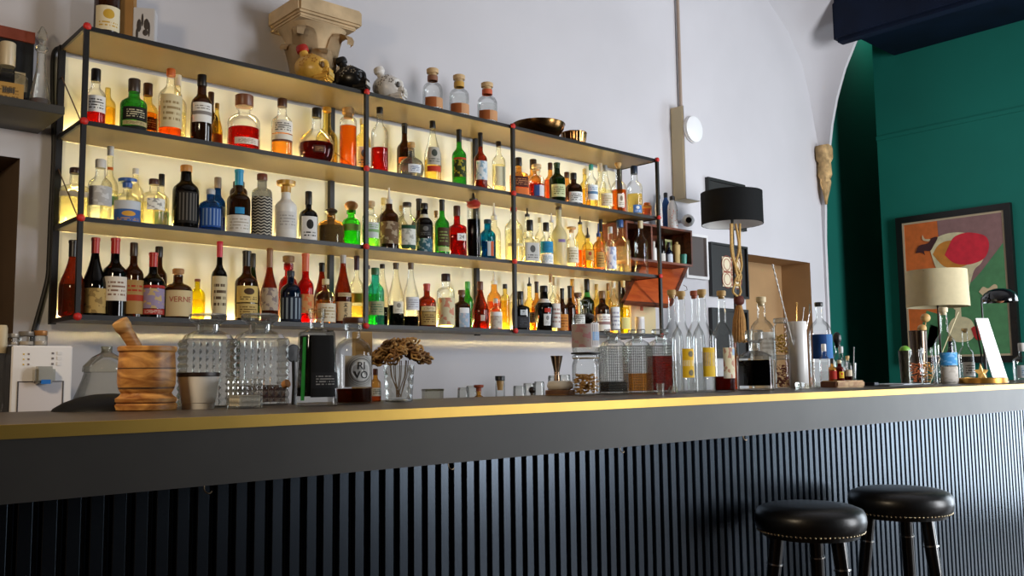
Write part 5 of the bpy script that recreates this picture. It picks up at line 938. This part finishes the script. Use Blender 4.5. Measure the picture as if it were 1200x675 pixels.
# big lidded jar
P, s = low(124, 445, 3.15); H = zt(124, 409, 3.15)-BZ; R = 38*s
t = thing('lidded_glass_jar', 'large domed glass jar with knobbed lid behind the wooden mortar', 'jar', P)
z1 = zt(124, 436, 3.15)-BZ
obj('jar', lathe([(R*.8, 0), (R*.98, .02), (R*1.02, z1*.35), (R*.92, z1*.62), (R*.68, z1*.9), (R*.62, z1)], 40), glass((.88, .87, .82), .4, .03, .06), t, 40)
obj('lid', lathe([(R*.66, z1), (R*.68, z1+.004), (R*.66, z1+.02), (R*.4, z1+.05), (R*.2, z1+.062), (R*.13, z1+.068), (R*.17, z1+.085), (R*.16, H-.012), (R*.08, H-.001), (.001, H)], 40), glass((.84, .82, .74), .4, .03, .08), t, 40)
# ------------------------------------------------------------------ shelf on the left with decanters
rc = at(45, 157, Y=WY); zb_s = rc.z; fy = at(66, 133, Z=zb_s).y; zs = zb_s+.03
lsx0 = rc.x-.9
t = thing('small_wall_shelf', 'short dark wall shelf at the left carrying two decanters', 'shelf', (lsx0, WY, zs))
obj('board', boxm(0, .9, fy-WY, 0, -.03, 0, bevel=.002), mat('2E2A22', .5, var=.2, scale=8), t)
obj('bracket', boxm(.3, .33, -.2, 0, -.07, -.03), mat('2A241E', .5), t)
ysh = WY-.11
def onl(cx, top, w, style, g, liq, labs, cap, label, name, Y=ysh):
    A_ = at(cx, (top+122)/2, Y=Y); return make_bottle(name, label, (A_.x, Y, zs), w/2*mpp(A_), zt(cx, top, Y)-zs, style, g, liq, labs, cap, 'decanters on the small wall shelf', rz=-.1, cat='decanter')
onl(8, 50, 42, 'square', 'clear', (.28, 'dred'), [(.14, .5, 'B08848', '7A5A2A', 'text', .66), (.3, .4, '4A443C', None, 'plain', .3)], ('D0C0A0', .34), 'square bottle with tan label and cream stopper on the small wall shelf', 'square_decanter')
A_ = at(48, 80, Y=ysh); q = mpp(A_); H = zt(48, 31, ysh)-zs
t = thing('crystal_decanter', 'tall crystal decanter with pointed stopper on the small wall shelf', 'decanter', (A_.x, ysh, zs), 0, 'decanters on the small wall shelf'); R = 13.5*q
obj('body', lathe([(R*.95, 0), (R, .01), (R*.95, H*.12), (R*.7, H*.32), (R*.42, H*.5), (R*.34, H*.62), (R*.36, H*.72), (R*.52, H*.74), (R*.5, H*.77)], 14), cut, t); obj('liquid', lathe([(R*.85, .012), (R*.86, H*.12), (R*.75, H*.2)], 20), liquid(LQ['dred']), t); obj('stopper', lathe([(R*.26, H*.74), (R*.28, H*.8), (R*.2, H*.82), (R*.46, H*.88), (R*.4, H*.93), (R*.1, H)], 8), cut, t)
# framed red-topped box on the wall behind
x1 = at(38, 60, Y=3.58).x; za, zb_ = at(20, 37, Y=3.58).z, at(20, 50, Y=3.58).z
t = thing('dark_display_box', 'dark display box with red-brown top edge behind the decanters', 'box', (x1-.25, WY, zs)); obj('case', boxm(-.35, .25, -.06, 0, .002, zb_-zs), mat('0E0C0B', .4), t); obj('top_band', boxm(-.35, .25, -.07, 0, zb_-zs, za-zs), mat('8A3A1E', .5, var=.2, scale=10), t); obj('emblem', boxm(.19, .225, -.064, -.06, .05*2, .085*2), mat('B8A888', .5), t)
# black flex beside the shelf
pts = [at(x, y, Y=3.611) for x, y in ((72, 56), (66, 58), (62.5, 66), (61.5, 90), (62, 130), (63, 170), (61.5, 210), (59.5, 250), (57.5, 300), (56, 325), (50, 350), (43, 375), (39, 390), (36, 410))]
pts.append(Vector((pts[-1].x-.02, 3.611, BZ+.012)))
cb = tag(obj('power_cable', tube(spline(pts, 5), .0085, seg=8), mat('131110', .5), None, 60), 'thick black power cable running down the wall left of the bottle shelf', 'cable')
# ------------------------------------------------------------------ things on top of the unit
def skull(label, cx, top, base, w, base_c, cap_c, mark_c):
    Y = YF+.036; z0 = RZ['T']; A_ = at(cx, (top+base)/2, Y=Y); q = mpp(A_)*w/33
    t = thing('skull_bottle', label, 'skull bottle', (A_.x, Y, z0), -.95, 'skull bottles on top of the shelf unit')
    bm = bmesh.new(); bmesh.ops.create_icosphere(bm, subdivisions=4, radius=1)
    for v in bm.verts:
        x, y, z = v.co
        X = x*17*q; Yy = y*12.5*q*(1-.12*max(0, x)); Z = z*13*q
        if x > .25: Z = min(Z, 11*q-(x-.25)*8*q)                       # brow slopes to the face
        for sy_ in (-1, 1):                                            # eye sockets and nose hollow
            dd = (Vector((x, y, z))-Vector((.84, sy_*.42, .08)).normalized()).length
            if dd < .4: X -= (1-dd/.4)*7*q; Yy *= 1-.25*(1-dd/.4)
        dd = (Vector((x, y, z))-Vector((.97, 0, -.22))).length
        if dd < .2: X -= (1-dd/.2)*3*q
        v.co = (X, Yy, Z+14*q)
    o = obj('cranium', bm, mat(base_c, .3, var=.12, scale=50), t, 80)
    bm = bmesh.new(); box(bm, 3*q, 19*q, -7.5*q, 7.5*q, 0, 6.5*q, bevel=2*q); box(bm, 7*q, 18.6*q, -6.2*q, 6.2*q, 6*q, 13*q, bevel=1.6*q); obj('jaw', bm, mat(base_c, .3, var=.12, scale=50), t, 60)
    for sy_ in (-1, 1):
        d_ = Vector((.80, sy_*.55, .04)).normalized(); bm = bmesh.new(); ball(bm, (d_.x*17*q*.93, d_.y*12.5*q*.93, d_.z*13*q+13.5*q), 3.3*q, 2, (.5, .9, 1)); obj('eye_socket', bm, mat(('6A4A1E', '3A3A3C', '4A4642')[0 if base_c == 'D8A848' else 1 if base_c[0] == '0' else 2], .6), t, 60)
    bm = bmesh.new()
    for k in range(6): box(bm, 18.4*q, 19.5*q, (-5.2+k*1.8)*q, (-3.8+k*1.8)*q, 4.6*q, 8.4*q)
    obj('teeth', bm, mat('D8D4CC' if base_c != 'D8A848' else 'E0BC68', .4), t)
    ax = Matrix.Rotation(-.35, 3, 'Y'); obj('neck', lathe([(4.2*q, 0), (4.0*q, 6*q), (4.4*q, 7*q)], 20, axis=ax, org=(-7*q, 0, 24*q)), mat(base_c, .3), t, 40)
    obj('stopper', lathe([(4.6*q, 6*q), (5.6*q, 7*q), (5.8*q, 10*q), (5.2*q, 12*q), (3*q, 12.6*q)], 20, axis=ax, org=(-7*q, 0, 24*q)), mat(cap_c, .4), t, 40)
    bm = bmesh.new()
    for (a, b_, r) in ((-1.0, .5, 3.2), (-.4, .3, 2.4), (-1.3, .1, 2.6), (-.75, .85, 2.2)):
        c = Vector((17*q*math.cos(a)*math.cos(b_)*.35-2*q, -12.7*q*math.cos(b_), 14*q+13*q*math.sin(b_)))
        for i in range(5):
            an = 2*PI*i/5; pp = c+Vector((r*q*math.cos(an)*.8+(a+.8)*9*q, 0, r*q*math.sin(an)*.8)); yy = 1-(pp.x/(17*q))**2-((pp.z-14*q)/(13*q))**2; pp.y = -12.5*q*math.sqrt(max(.05, yy)); ball(bm, pp, r*q*.36, 1, (1, .25, 1))
    obj('painted_pattern', bm, mat(mark_c, .5), t, 60)
    return t
skull('amber skull-shaped bottle with red cap in front of the stone capital', 366, 66, 92, 42, 'D8A848', 'B0281C', 'C08838')
skull('black skull-shaped bottle with pale painted flowers above the second post', 411, 77, 106, 38, '0E0D0D', '0E0D0D', '8A867C')
skull('white skull-shaped bottle with white stopper on top of the shelf', 455, 87, 115, 37, 'DCD8D2', 'E4E0DA', '8A8680')
def bowl(label, cx, y0, w, h, m, Y, fluted):
    z0 = RZ['T']; A_ = at(cx, y0, Y=Y); R = w/2*mpp(A_); H = h*mpp(A_)
    t = thing('metal_bowl', label, 'bowl', (A_.x, Y, z0), 0, 'metal bowls on top of the shelf unit')
    pr = [(R*.45, 0), (R*.5, .003), (R*.8, H*.3), (R*.96, H*.7), (R, H), (R*.97, H), (R*.92, H*.7), (R*.76, H*.33), (R*.4, H*.06)] if not fluted else [(R*.8, 0), (R*.84, .003), (R*.94, H*.5), (R, H), (R*.96, H), (R*.8, H*.1)]
    bm = lathe(pr, 64)
    if fluted:
        for v in bm.verts: a = math.atan2(v.co.y, v.co.x); k = 1+.03*math.sin(16*a); v.co.x *= k; v.co.y *= k
    obj('bowl', bm, m, t, 50); obj('rim', tube([(R*math.cos(a), R*math.sin(a), H) for a in [2*PI*i/48 for i in range(48)]], .003, closed=True, seg=6), m, t, 60)
bowl('large dark bronze bowl on top of the shelf unit', 631, 150, 62, 17, mat('7A5A34', .22, metal=1, var=.2, scale=8), YF+.1, False)
bowl('small fluted copper bowl on top of the shelf, right of the bronze bowl', 672.5, 160, 30, 15, mat('B88A58', .2, metal=1), YF+.08, True)
P = at(162, 25, Y=YF+.1); q = mpp(P)
t = thing('paper_bag', 'brown paper bag printed with a dark bird shape, at the top left of the shelf', 'bag', (P.x, YF+.12, RZ['T']), -.5); obj('bag', boxm(-18*q, -2*q, -.04, .04, 0, 70*q, bevel=.004), mat('A5773C', .8, var=.15, scale=9), t); obj('white_side', boxm(-2*q, 22*q, -.036, .034, 0, 48*q, bevel=.003), mat('C9C6C6', .6), t)
bm = bmesh.new()
for (x, z, rx, rz_) in ((5, 26, 2.6, 8), (8.5, 33, 1.2, 8), (13, 28, 3, 7), (12, 18, 3, 4), (5, 9, 4, 2.2), (3, 16, 1.4, 7), (16, 22, 1.2, 9)): ball(bm, (x*q, -.0365, z*q), q, 2, (rx, .5, rz_))
obj('print', bm, mat('3A322E', .6), t, 60)
# beige carton on lowest shelf, right end
x0, x1 = at(735, 370, Y=YF+.2).x, at(764, 370, Y=YF+.2).x
t = thing('beige_carton', 'flat beige carton with small orange mark at the right end of the lowest shelf', 'box', ((x0+x1)/2, YF+.2, RZ['C'])); h = zt(750, 352, YF+.2)-RZ['C']; obj('carton', boxm(-(x1-x0)/2, (x1-x0)/2, -.03, .03, 0, h, bevel=.002), mat('CDBE92', .7), t); obj('mark', boxm(-.03, -.005, -.0315, -.03, h*.7, h*.85), mat('A8542A', .6), t)
A_ = at(750, 380, Y=YF+.06); t = thing('white_canister', 'small white canister in front of the beige carton', 'canister', (A_.x, YF+.06, RZ['C'])); h = zt(750, 371.5, YF+.06)-RZ['C']; R = 5.5*mpp(A_); obj('body', lathe([(R, 0), (R, h*.85), (R*.9, h*.9)], 24), mat('D9D8D8', .4), t, 40); obj('lid', lathe([(R*.96, h*.88), (R*.96, h)], 24), mat('E6E4E0', .4), t, 40)
# ------------------------------------------------------------------ wall to the right of the shelf
YB = 3.40
bx0, bx1 = at(734, 285, Y=YB).x, at(811.5, 290, Y=YB).x; bz1, bz0 = at(790, 267, Y=YB).z, at(790, 310, Y=YB).z
crate = wood('4A2414', '7A3E22', 7, .5, (1, 4, 4))
t = thing('wooden_wall_box', 'open dark wooden box fixed to the wall right of the bottle shelf', 'wall box', (bx0, WY, bz0)); W_ = bx1-bx0; D_ = WY-YB; Hh = bz1-bz0; th_ = .013
for n_, a in (('bottom', (0, W_, -D_, 0, 0, th_)), ('top', (0, W_, -D_, 0, Hh-th_, Hh)), ('side_panel', (0, th_, -D_, 0, th_, Hh-th_)), ('side_panel', (W_-th_, W_, -D_, 0, th_, Hh-th_)), ('divider', (W_*.36, W_*.36+th_, -D_, 0, th_, Hh-th_)), ('back_panel', (0, W_, -.008, 0, th_, Hh-th_))): obj(n_, boxm(*a), crate, t)
bin_z = bz0+th_
def bx(cx, top, w, style, g, labs, cap, label, Y=YB+.07, z=None): A_ = at(cx, top+8, Y=Y); z = bin_z if z is None else z; return make_bottle('small_bottle', label, (A_.x, Y, z), w/2*mpp(A_), zt(cx, top, Y)-z, style, g, None, labs, cap, 'bottles in and on the wooden wall box', rz=-.5)
bx(766, 283, 7, 'cyl', 'white', (), ('D8D4CC', .2), 'small white bottle, leftmost inside the wooden wall box')
bx(775.5, 281, 8, 'whisky', 'black', [(.1, .5, 'D8D4CC', None, 'plain', 1.3)], (K, .25), 'small black bottle with white label inside the wooden wall box')
bx(784, 284, 8, 'whisky', 'cobalt', [(.05, .55, 'C8D0DC', None, 'plain', 1.3)], ('2A2A30', .25), 'small navy bottle with pale label inside the wooden wall box')
A_ = at(793, 295, Y=YB+.07); t = thing('cream_candle', 'cream cylinder candle inside the wooden wall box', 'candle', (A_.x, YB+.07, bin_z)); h = zt(793, 284, YB+.07)-bin_z; R = 4.2*mpp(A_); obj('wax', lathe([(R, 0), (R, h*.86), (R*.7, h*.9)], 20), mat('D8B878', .6), t, 40); obj('top', lathe([(R*.5, h*.88), (R*.45, h)], 16), mat('C8A868', .6), t)
A_ = at(801, 297, Y=YB+.035); t = thing('teal_tumbler', 'small teal cup inside the wooden wall box, rightmost', 'cup', (A_.x, YB+.035, bin_z)); h = 12*mpp(A_); R = 4*mpp(A_); obj('cup', lathe([(R*.8, 0), (R, h), (R*.9, h), (R*.7, .004)], 20), mat('2E8A78', .3), t, 40); obj('foot', lathe([(R*.82, 0), (R*.82, .004)], 20), mat('1E6A5A', .3), t)
A_ = at(785, 282, Y=YB+.13); t = thing('folded_card', 'pale yellow folded card behind the bottles in the wooden wall box', 'card', (A_.x, YB+.14, bin_z)); h = zt(785, 281, YB+.14)-bin_z; obj('card', boxm(-.035, .035, 0, .003, 0, h), mat('D6D69A', .6), t); obj('stripe', boxm(-.035, .035, -.0006, 0, h*.8, h*.92), mat('8AA060', .6), t)
for cx, top, w, c, lb_ in ((772, 228.5, 8.5, 'D6D4D2', 'white patterned steel flask partly behind the shelf end post'), (780.5, 226, 9, '2A4E8A', 'blue steel flask between two white ones on the wooden box'), (788, 230, 11.5, 'DAD7D4', 'white steel flask with orange specks, rightmost on the wooden box')):
    Y = YB+(.06 if c != '2A4E8A' else .14); A_ = at(cx, 248, Y=Y); R = w/2*mpp(A_); H = zt(cx, top, Y)-bz1
    t = thing('steel_flask', lb_, 'flask', (A_.x, Y, bz1), 0, 'steel flasks on the wooden box'); obj('body', lathe([(R*.95, 0), (R, .004), (R, H*.62), (R*.9, H*.74), (R*.5, H*.84), (R*.46, H*.88)], 24), label_mat(c, None, 'plain') if c[0] == '2' else mat(c, .4, var=.0), t, 40)
    obj('cap', lathe([(R*.52, H*.87), (R*.54, H*.98), (R*.4, H)], 20), mat('1A1A1C', .4), t, 40)
    if c[0] != '2':
        bm = bmesh.new()
        for k in range(26): a, z = random.uniform(-PI, 0), random.uniform(.08, .6)*H; ball(bm, (R*math.cos(a), R*math.sin(a), z), R*.1, 1)
        obj('speckle_print', bm, mat('C86A48', .5), t)
# orange tilted tray under the box
tl, tr_, br, bl = at(752, 312, Y=3.58), at(803, 313.5, Y=3.58), at(785, 356, Y=3.33), at(733, 352, Y=3.33)
t = thing('orange_drop_front', 'tilted orange wooden crate front hanging below the wall box', 'crate', tl); nrm = (tr_-tl).cross(bl-tl).normalized()*.012
def slab(pts, m, nm, par, n=nrm):
    bm = bmesh.new(); vs = [bm.verts.new(p-tl+q) for q in (Vector(), n) for p in pts]
    for q in ((0, 1, 2, 3), (7, 6, 5, 4), (0, 4, 5, 1), (1, 5, 6, 2), (2, 6, 7, 3), (3, 7, 4, 0)): bm.faces.new([vs[i] for i in q])
    return obj(nm, bm, m, par)
slab((tl, tr_, br, bl), wood('B0481C', 'C86028', 5, .5, (1, 1, 4)), 'panel', t)
sd = (tr_-tl).normalized()*.03
slab((tr_-nrm*.5, tr_+sd-nrm*.5, br+sd-nrm*.5, br-nrm*.5), crate, 'side_rail', t, nrm*2.2); slab((tl-sd-nrm*.5, tl-nrm*.5, bl-nrm*.5, bl-sd-nrm*.5), crate, 'side_rail', t, nrm*2.2); slab((bl, br, br+(br-tr_)*.05, bl+(bl-tl)*.05), crate, 'bottom_rail', t, nrm*1.6)
hk = at(801, 334, Y=3.5)-tl; obj('hook', tube([hk, hk+Vector((.03, 0, -.01)), hk+Vector((.035, 0, -.03)), hk+Vector((.01, 0, -.035))], .002, seg=6), mat('6A5A4A', .4, metal=1), t, 60)
# framed pictures
def framed(label, px0, px1, py0, py1, fc, pic, fw_=.02, cx=None):
    a, b_ = at(px0, (py0+py1)/2, Y=WY), at(px1, (py0+py1)/2, Y=WY); xm = (px0+px1)/2; z1, z0 = at(xm, py0, Y=WY).z, at(xm, py1, Y=WY).z
    t = thing('framed_picture', label, 'picture', ((a.x+b_.x)/2, WY, z0), 0, 'small framed pictures on the wall'); w_ = (b_.x-a.x)/2; h = z1-z0
    bm = bmesh.new(); box(bm, -w_, w_, -.03, 0, 0, fw_); box(bm, -w_, w_, -.03, 0, h-fw_, h); box(bm, -w_, -w_+fw_, -.03, 0, fw_, h-fw_); box(bm, w_-fw_, w_, -.03, 0, fw_, h-fw_); obj('frame', bm, mat(fc, .45), t)
    obj('picture', boxm(-w_+fw_, w_-fw_, -.014, -.004, fw_, h-fw_), mat(pic, .5), t); return t, w_, h
framed('white-framed dark picture partly behind the wooden wall box', 800, 826, 275, 327, 'DAD8D8', '4A403C', .018)
t, w_, h = framed('black-framed picture behind the black drum lampshade', 827, 870, 213, 268, '151311', '1A1816')
t, w_, h = framed('black-framed picture with red and cream patterned tile behind the rope tassel', 830, 873, 287, 349, '121010', '161413', .015)
til = obj('tile', boxm(-w_*.36, w_*.62, -.018, -.014, h*.2, h*.76), mat('DCCFB0', .5), t)
bm = bmesh.new(); cx_, cz_ = w_*.13, h*.48
for qx in (-1, 1):
    for qz in (-1, 1):
        for rr in (.25, .16): tube([(cx_+qx*w_*.25+rr*w_*1.1*math.cos(a), -.019, cz_+qz*h*.14+rr*w_*1.1*math.sin(a)) for a in [2*PI*i/16 for i in range(16)]], .0026, bm, 5, closed=True)
tube([(cx_-w_*.45, -.019, cz_), (cx_+w_*.45, -.019, cz_)], .003, bm, 5); tube([(cx_, -.019, cz_-h*.26), (cx_, -.019, cz_+h*.26)], .003, bm, 5); obj('tile_motif', bm, mat('A05A48', .5), til)
framed('lowest black-framed picture seen between the bottle necks and the tassel', 831, 874, 362, 420, '121010', '1A1614')
# white disc, duct cover, pipe, camera
t = thing('duct_cover', 'tall white boxed duct cover on the wall', 'duct cover', (at(797, 180, Y=3.55).x, WY, at(797, 233, Y=3.55).z)); h = at(797, 125, Y=3.55).z-t.location.z
obj('casing', boxm(0, .17, -.10, 0, 0, h, bevel=.004), mat('CDBE9C', .75), t); obj('front', boxm(.004, .17, -.106, -.10, 0, h, bevel=.002), plaster, t)
A_ = at(811, 152, Y=3.51); t = thing('smoke_detector', 'round white detector disc on the duct cover', 'detector', A_); obj('disc', lathe([(.085, 0), (.085, .022), (.07, .03), (.0001, .032)], 40, axis=Matrix.Rotation(PI/2, 3, 'X')), mat('EDEEF0', .35), t, 40); obj('base_ring', lathe([(.09, -.004), (.09, .006)], 40, axis=Matrix.Rotation(PI/2, 3, 'X')), mat('C8C6C6', .5), t, 40)
A0_, A1_ = at(797.3, 0, Y=3.6), at(798, 126, Y=3.6); tag(obj('conduit_pipe', tube([(A1_.x, 3.6, A0_.z+.6), (A1_.x, 3.6, A1_.z)], .011), mat('A59284', .5), None, 60), 'thin vertical conduit pipe rising from the duct cover', 'pipe')
A_ = at(806, 258.5, Y=3.5); q = mpp(A_); t = thing('security_camera', 'small white ball camera on the wall above the wooden box', 'camera', A_); bm = bmesh.new(); ball(bm, (0, 0, 0), 7.5*q, 3); obj('housing', bm, mat('F2F0EE', .35), t, 60); dv = (CAM-A_).normalized()+Vector((.22, 0, .1)); dv.normalize(); obj('lens', lathe([(3.6*q, 6.6*q), (3.4*q, 7.6*q), (2*q, 7.8*q)], 20, axis=dv.to_track_quat('Z', 'Y').to_matrix()), mat('17130F', .2), t, 40); obj('mount', tube([(0, 0, 0), (-.02, WY-A_.y, 0)], .014), mat('DCDAD8', .4), t, 60)
# floor lamp with black drum shade and rope tassel
YL = 3.16; A_ = at(857.5, 243, Y=YL); q = mpp(A_); R = 35.5*q; zA, zB = zt(857, 226, YL), zt(857, 263, YL)
t = thing('floor_lamp', 'floor lamp with black drum shade and rope tassel behind the bar', 'lamp', (A_.x, YL, 0))
obj('lamp_shade', lathe([(R, zB), (R, zA), (R*.985, zA), (R*.985, zB)], 56, cap0=False, cap1=False), mat('0B0C0D', .8, var=.1, scale=60, spec=.2), t, 40)
obj('shade_lining', lathe([(R*.975, zB+.001), (R*.975, zA)], 56, cap0=False, cap1=False), mat('DAD8D4', .7), t, 40)
bm = bmesh.new()
for k in range(3): a = 2*PI*k/3; tube([(0, 0, zA-.02), (R*.97*math.cos(a), R*.97*math.sin(a), zA-.005)], .003, bm, 6)
obj('spider_fitting', bm, mat('14120F', .4), t)
px_ = at(858, 330, Y=YL).x-A_.x
obj('pole', tube([(0, 0, .03), (0, 0, zA-.02)], .009), mat('14120F', .35), t, 60); obj('base', lathe([(.15, 0), (.155, .01), (.14, .025), (.02, .035)], 40), mat('14120F', .35), t, 40)
rope = mat('B89458', .85, var=.2, scale=90); yo = -.05
def L_(x, y): p = at(x, y, Y=YL+yo); return Vector((p.x-A_.x, yo, p.z))
bm = bmesh.new()
for xs_ in (((858, 262), (858, 285), (861, 310), (866, 326)), ((862, 262), (866, 290), (862, 312), (865, 328)), ((867, 262), (867, 290), (869, 312), (864, 330)), ((856.5, 262), (858, 300), (868, 322), (866, 330))): tube(spline([L_(*p) for p in xs_], 5), .0075, bm, 7)
c = L_(864, 328); tube([c+Vector((.022*math.cos(a), .006*math.sin(2*a), .028*math.sin(a)-.005)) for a in [2*PI*i/20 for i in range(20)]], .007, bm, 7, closed=True); tube(spline([L_(861, 333), L_(859, 342), L_(865, 348)], 5), .007, bm, 7); tube(spline([L_(866, 333), L_(868, 342), L_(865, 348)], 5), .007, bm, 7)
rp = obj('rope', bm, rope, t, 60)
c = L_(866, 352); obj('tassel_knot', lathe([(.012, -.03), (.028, -.02), (.032, 0), (.026, .02), (.012, .028)], 24, org=c), mat('5A2418', .7, var=.2, scale=60), rp, 50)
bm = bmesh.new(); top_, bot_ = L_(866, 358), L_(866, 400)
for k in range(60): a = 2*PI*k/60; r1, r2 = .014, .042*random.uniform(.8, 1.05); tube([top_+Vector((r1*math.cos(a), r1*math.sin(a), 0)), top_*.6+bot_*.4+Vector((r2*.8*math.cos(a), r2*.8*math.sin(a), 0)), bot_+Vector((r2*math.cos(a), r2*math.sin(a), random.uniform(-.01, .01)))], .0036, bm, 4)
obj('tassel_fringe', bm, mat('A87C44', .85, var=.2, scale=60), rp, 60)
# ------------------------------------------------------------------ poster in the green room
def E(x, y, k=0): return at(x, y, X=EX-.035-k*.0012)
o0 = Vector((EX, 3.0, 1.8)); po = thing('framed_poster', 'large black-framed colourful poster of a cream cup on the green wall', 'poster', o0)
y0, y1 = at(1054, 300, X=EX).y, at(1190, 300, X=EX).y; z1, z0 = at(1120, 247, X=EX).z, 1.22
bm = bmesh.new(); fwid = .052
box(bm, EX-.045, EX-.001, y1, y0, z1-fwid, z1); box(bm, EX-.045, EX-.001, y1, y0, z0, z0+fwid); box(bm, EX-.045, EX-.001, y0-fwid, y0, z0+fwid, z1-fwid); box(bm, EX-.045, EX-.001, y1, y1+fwid, z0+fwid, z1-fwid); bmesh.ops.translate(bm, verts=bm.verts, vec=-o0); obj('frame', bm, mat('0F0D0C', .4), po)
i0, i1, iz0, iz1 = y0-fwid, y1+fwid, z0+fwid, z1-fwid
bm = bmesh.new(); q = .016; X_ = EX-.038
for a in ((i1, i0, iz1-q, iz1), (i1, i0, iz0, iz0+q), (i0-q, i0, iz0+q, iz1-q), (i1, i1+q, iz0+q, iz1-q)): box(bm, X_, EX-.01, *a)
bmesh.ops.translate(bm, verts=bm.verts, vec=-o0); obj('mount', bm, mat('C8B494', .6), po)
pcols = ['DE7030', '987270', '569060', 'EADCB0', 'E22A3E', 'D88A34', '4A2428', 'E0C8A0', 'C02A2A']
bm = bmesh.new()
def clampE(p): p.y = max(i1+q, min(i0-q, p.y)); p.z = max(iz0+q, min(iz1-q, p.z)); return p
def poly(pts, mi, k): f = bm.faces.new([bm.verts.new(clampE(E(x, y, k))-o0) for x, y in pts]); f.material_index = mi
def smoothpts(pts, n=6): r = spline([(x, y, 0) for x, y in pts+[pts[0]]], n)[:-1]; return [(p.x, p.y) for p in r]
poly([(1050, 240), (1110, 240), (1110, 460), (1050, 460)], 0, 0); poly([(1097, 240), (1195, 240), (1195, 330), (1118, 330), (1100, 280)], 1, 1); poly([(1195, 282), (1195, 460), (1086, 460), (1090, 380), (1130, 340), (1150, 318)], 2, 2); poly([(1086, 364), (1100, 368), (1104, 380), (1098, 400), (1086, 460), (1072, 460)], 2, 2)
poly(smoothpts([(1089, 290), (1097, 279), (1113, 273), (1132, 273), (1148, 280), (1155, 294), (1150, 308), (1142, 316), (1137, 332), (1132, 348), (1124, 362), (1118, 362), (1112, 348), (1106, 330), (1096, 312)], 4), 3, 3)
poly(smoothpts([(1093, 298), (1100, 287), (1112, 282), (1130, 283), (1140, 295), (1136, 308), (1122, 314), (1106, 312)], 4), 5, 4)
poly(smoothpts([(1107, 299), (1112, 288), (1118, 278), (1130, 273), (1142, 273), (1155, 277), (1159, 288), (1154, 302), (1140, 309), (1126, 310), (1116, 307)], 4), 4, 5)
poly(smoothpts([(1073, 297), (1077, 288), (1088, 285), (1092, 279), (1099, 278), (1094, 288), (1090, 294), (1083, 294), (1084, 299), (1080, 296)], 3), 6, 5); poly(smoothpts([(1081, 275), (1084, 280), (1090, 280), (1088, 283), (1081, 281)], 3), 7, 5)
poly(smoothpts([(1110, 385), (1116, 374), (1126, 371), (1138, 375), (1143, 388), (1138, 398), (1124, 401), (1113, 396)], 4), 3, 3); poly([(1120, 360), (1126, 360), (1127, 374), (1119, 374)], 3, 4)
poly(smoothpts([(1138, 385), (1143, 382), (1150, 386), (1150, 398), (1143, 397)], 3), 8, 5); poly(smoothpts([(1147, 342), (1152, 336), (1158, 338), (1165, 333), (1169, 336), (1166, 345), (1154, 347)], 3), 7, 5)
obj('print', bm, [mat(c_, .6, var=.12, scale=18) for c_ in pcols], po, 'keep')
# ------------------------------------------------------------------ bar stools
leather = mat('131314', .34, var=.15, scale=30, bump=.0008, spec=.6)
def stool(label, cx, cyt, w):
    A_ = at(cx, cyt, Z=.782); R = w/2*mpp(A_); t = thing('bar_stool', label, 'bar stool', (A_.x, A_.y, 0), 0, 'bar stools'); H = .782
    obj('seat', lathe([(R*.9, H-.07), (R*.97, H-.064), (R*1.0, H-.042), (R*.99, H-.025), (R*.94, H-.010), (R*.8, H-.001), (R*.5, H+.004), (.001, H+.005)], 64), leather, t, 60)
    obj('seat_board', lathe([(R*.86, H-.084), (R*.88, H-.07)], 48), mat('0E0D0C', .4), t)
    bm = bmesh.new()
    for k in range(72): a = 2*PI*k/72; ball(bm, (R*.945*math.cos(a), R*.945*math.sin(a), H-.0685), .0042, 1)
    obj('nailhead_trim', bm, mat('C8B89A', .25, metal=1), t, 60)
    dc = Vector((-A_.x, -A_.y, 0)).normalized(); rv = Vector((-dc.y, dc.x, 0))
    for k in range(3):
        a = math.radians((172, -72, 48)[k]); u_ = dc*math.cos(a)+rv*math.sin(a); p0 = u_*R*.62+Vector((0, 0, H-.075)); p1 = u_*R*1.2
        lg = obj('leg', tube([p0.lerp(p1, u) for u in (0, .3, .6, 1)], .02, seg=14, radii=[.021, .0195, .018, .015]), mat('0F0E0E', .22, coat=.4), t, 60)
        c_ = p0.lerp(p1, .125); dr = (p1-p0).normalized(); obj('ring_collar', lathe([(.0205, -.003), (.0235, -.002), (.0235, .002), (.0205, .003)], 20, axis=dr.to_track_quat('Z', 'Y').to_matrix(), org=c_), chrome, lg, 40)
    zr = .3; rr = R*.62+(R*.58)*(1-zr/(H-.075)); obj('foot_ring', tube([(rr*math.cos(a), rr*math.sin(a), zr) for a in [2*PI*i/48 for i in range(48)]], .009, closed=True), chrome, t, 60)
stool('black leather bar stool nearer the left, closest to the camera', 948.5, 592, 126)
stool('black leather bar stool further right, beside the other one', 1054, 573, 116)
# ------------------------------------------------------------------ render settings
sc.view_settings.view_transform = 'Standard'; sc.view_settings.look = 'None'; sc.view_settings.gamma = 1; sc.view_settings.use_curve_mapping = False
sc.view_settings.exposure = 0.
sc.cycles.transparent_max_bounces = 40; sc.cycles.max_bounces = 8; sc.cycles.caustics_reflective = False; sc.cycles.caustics_refractive = False
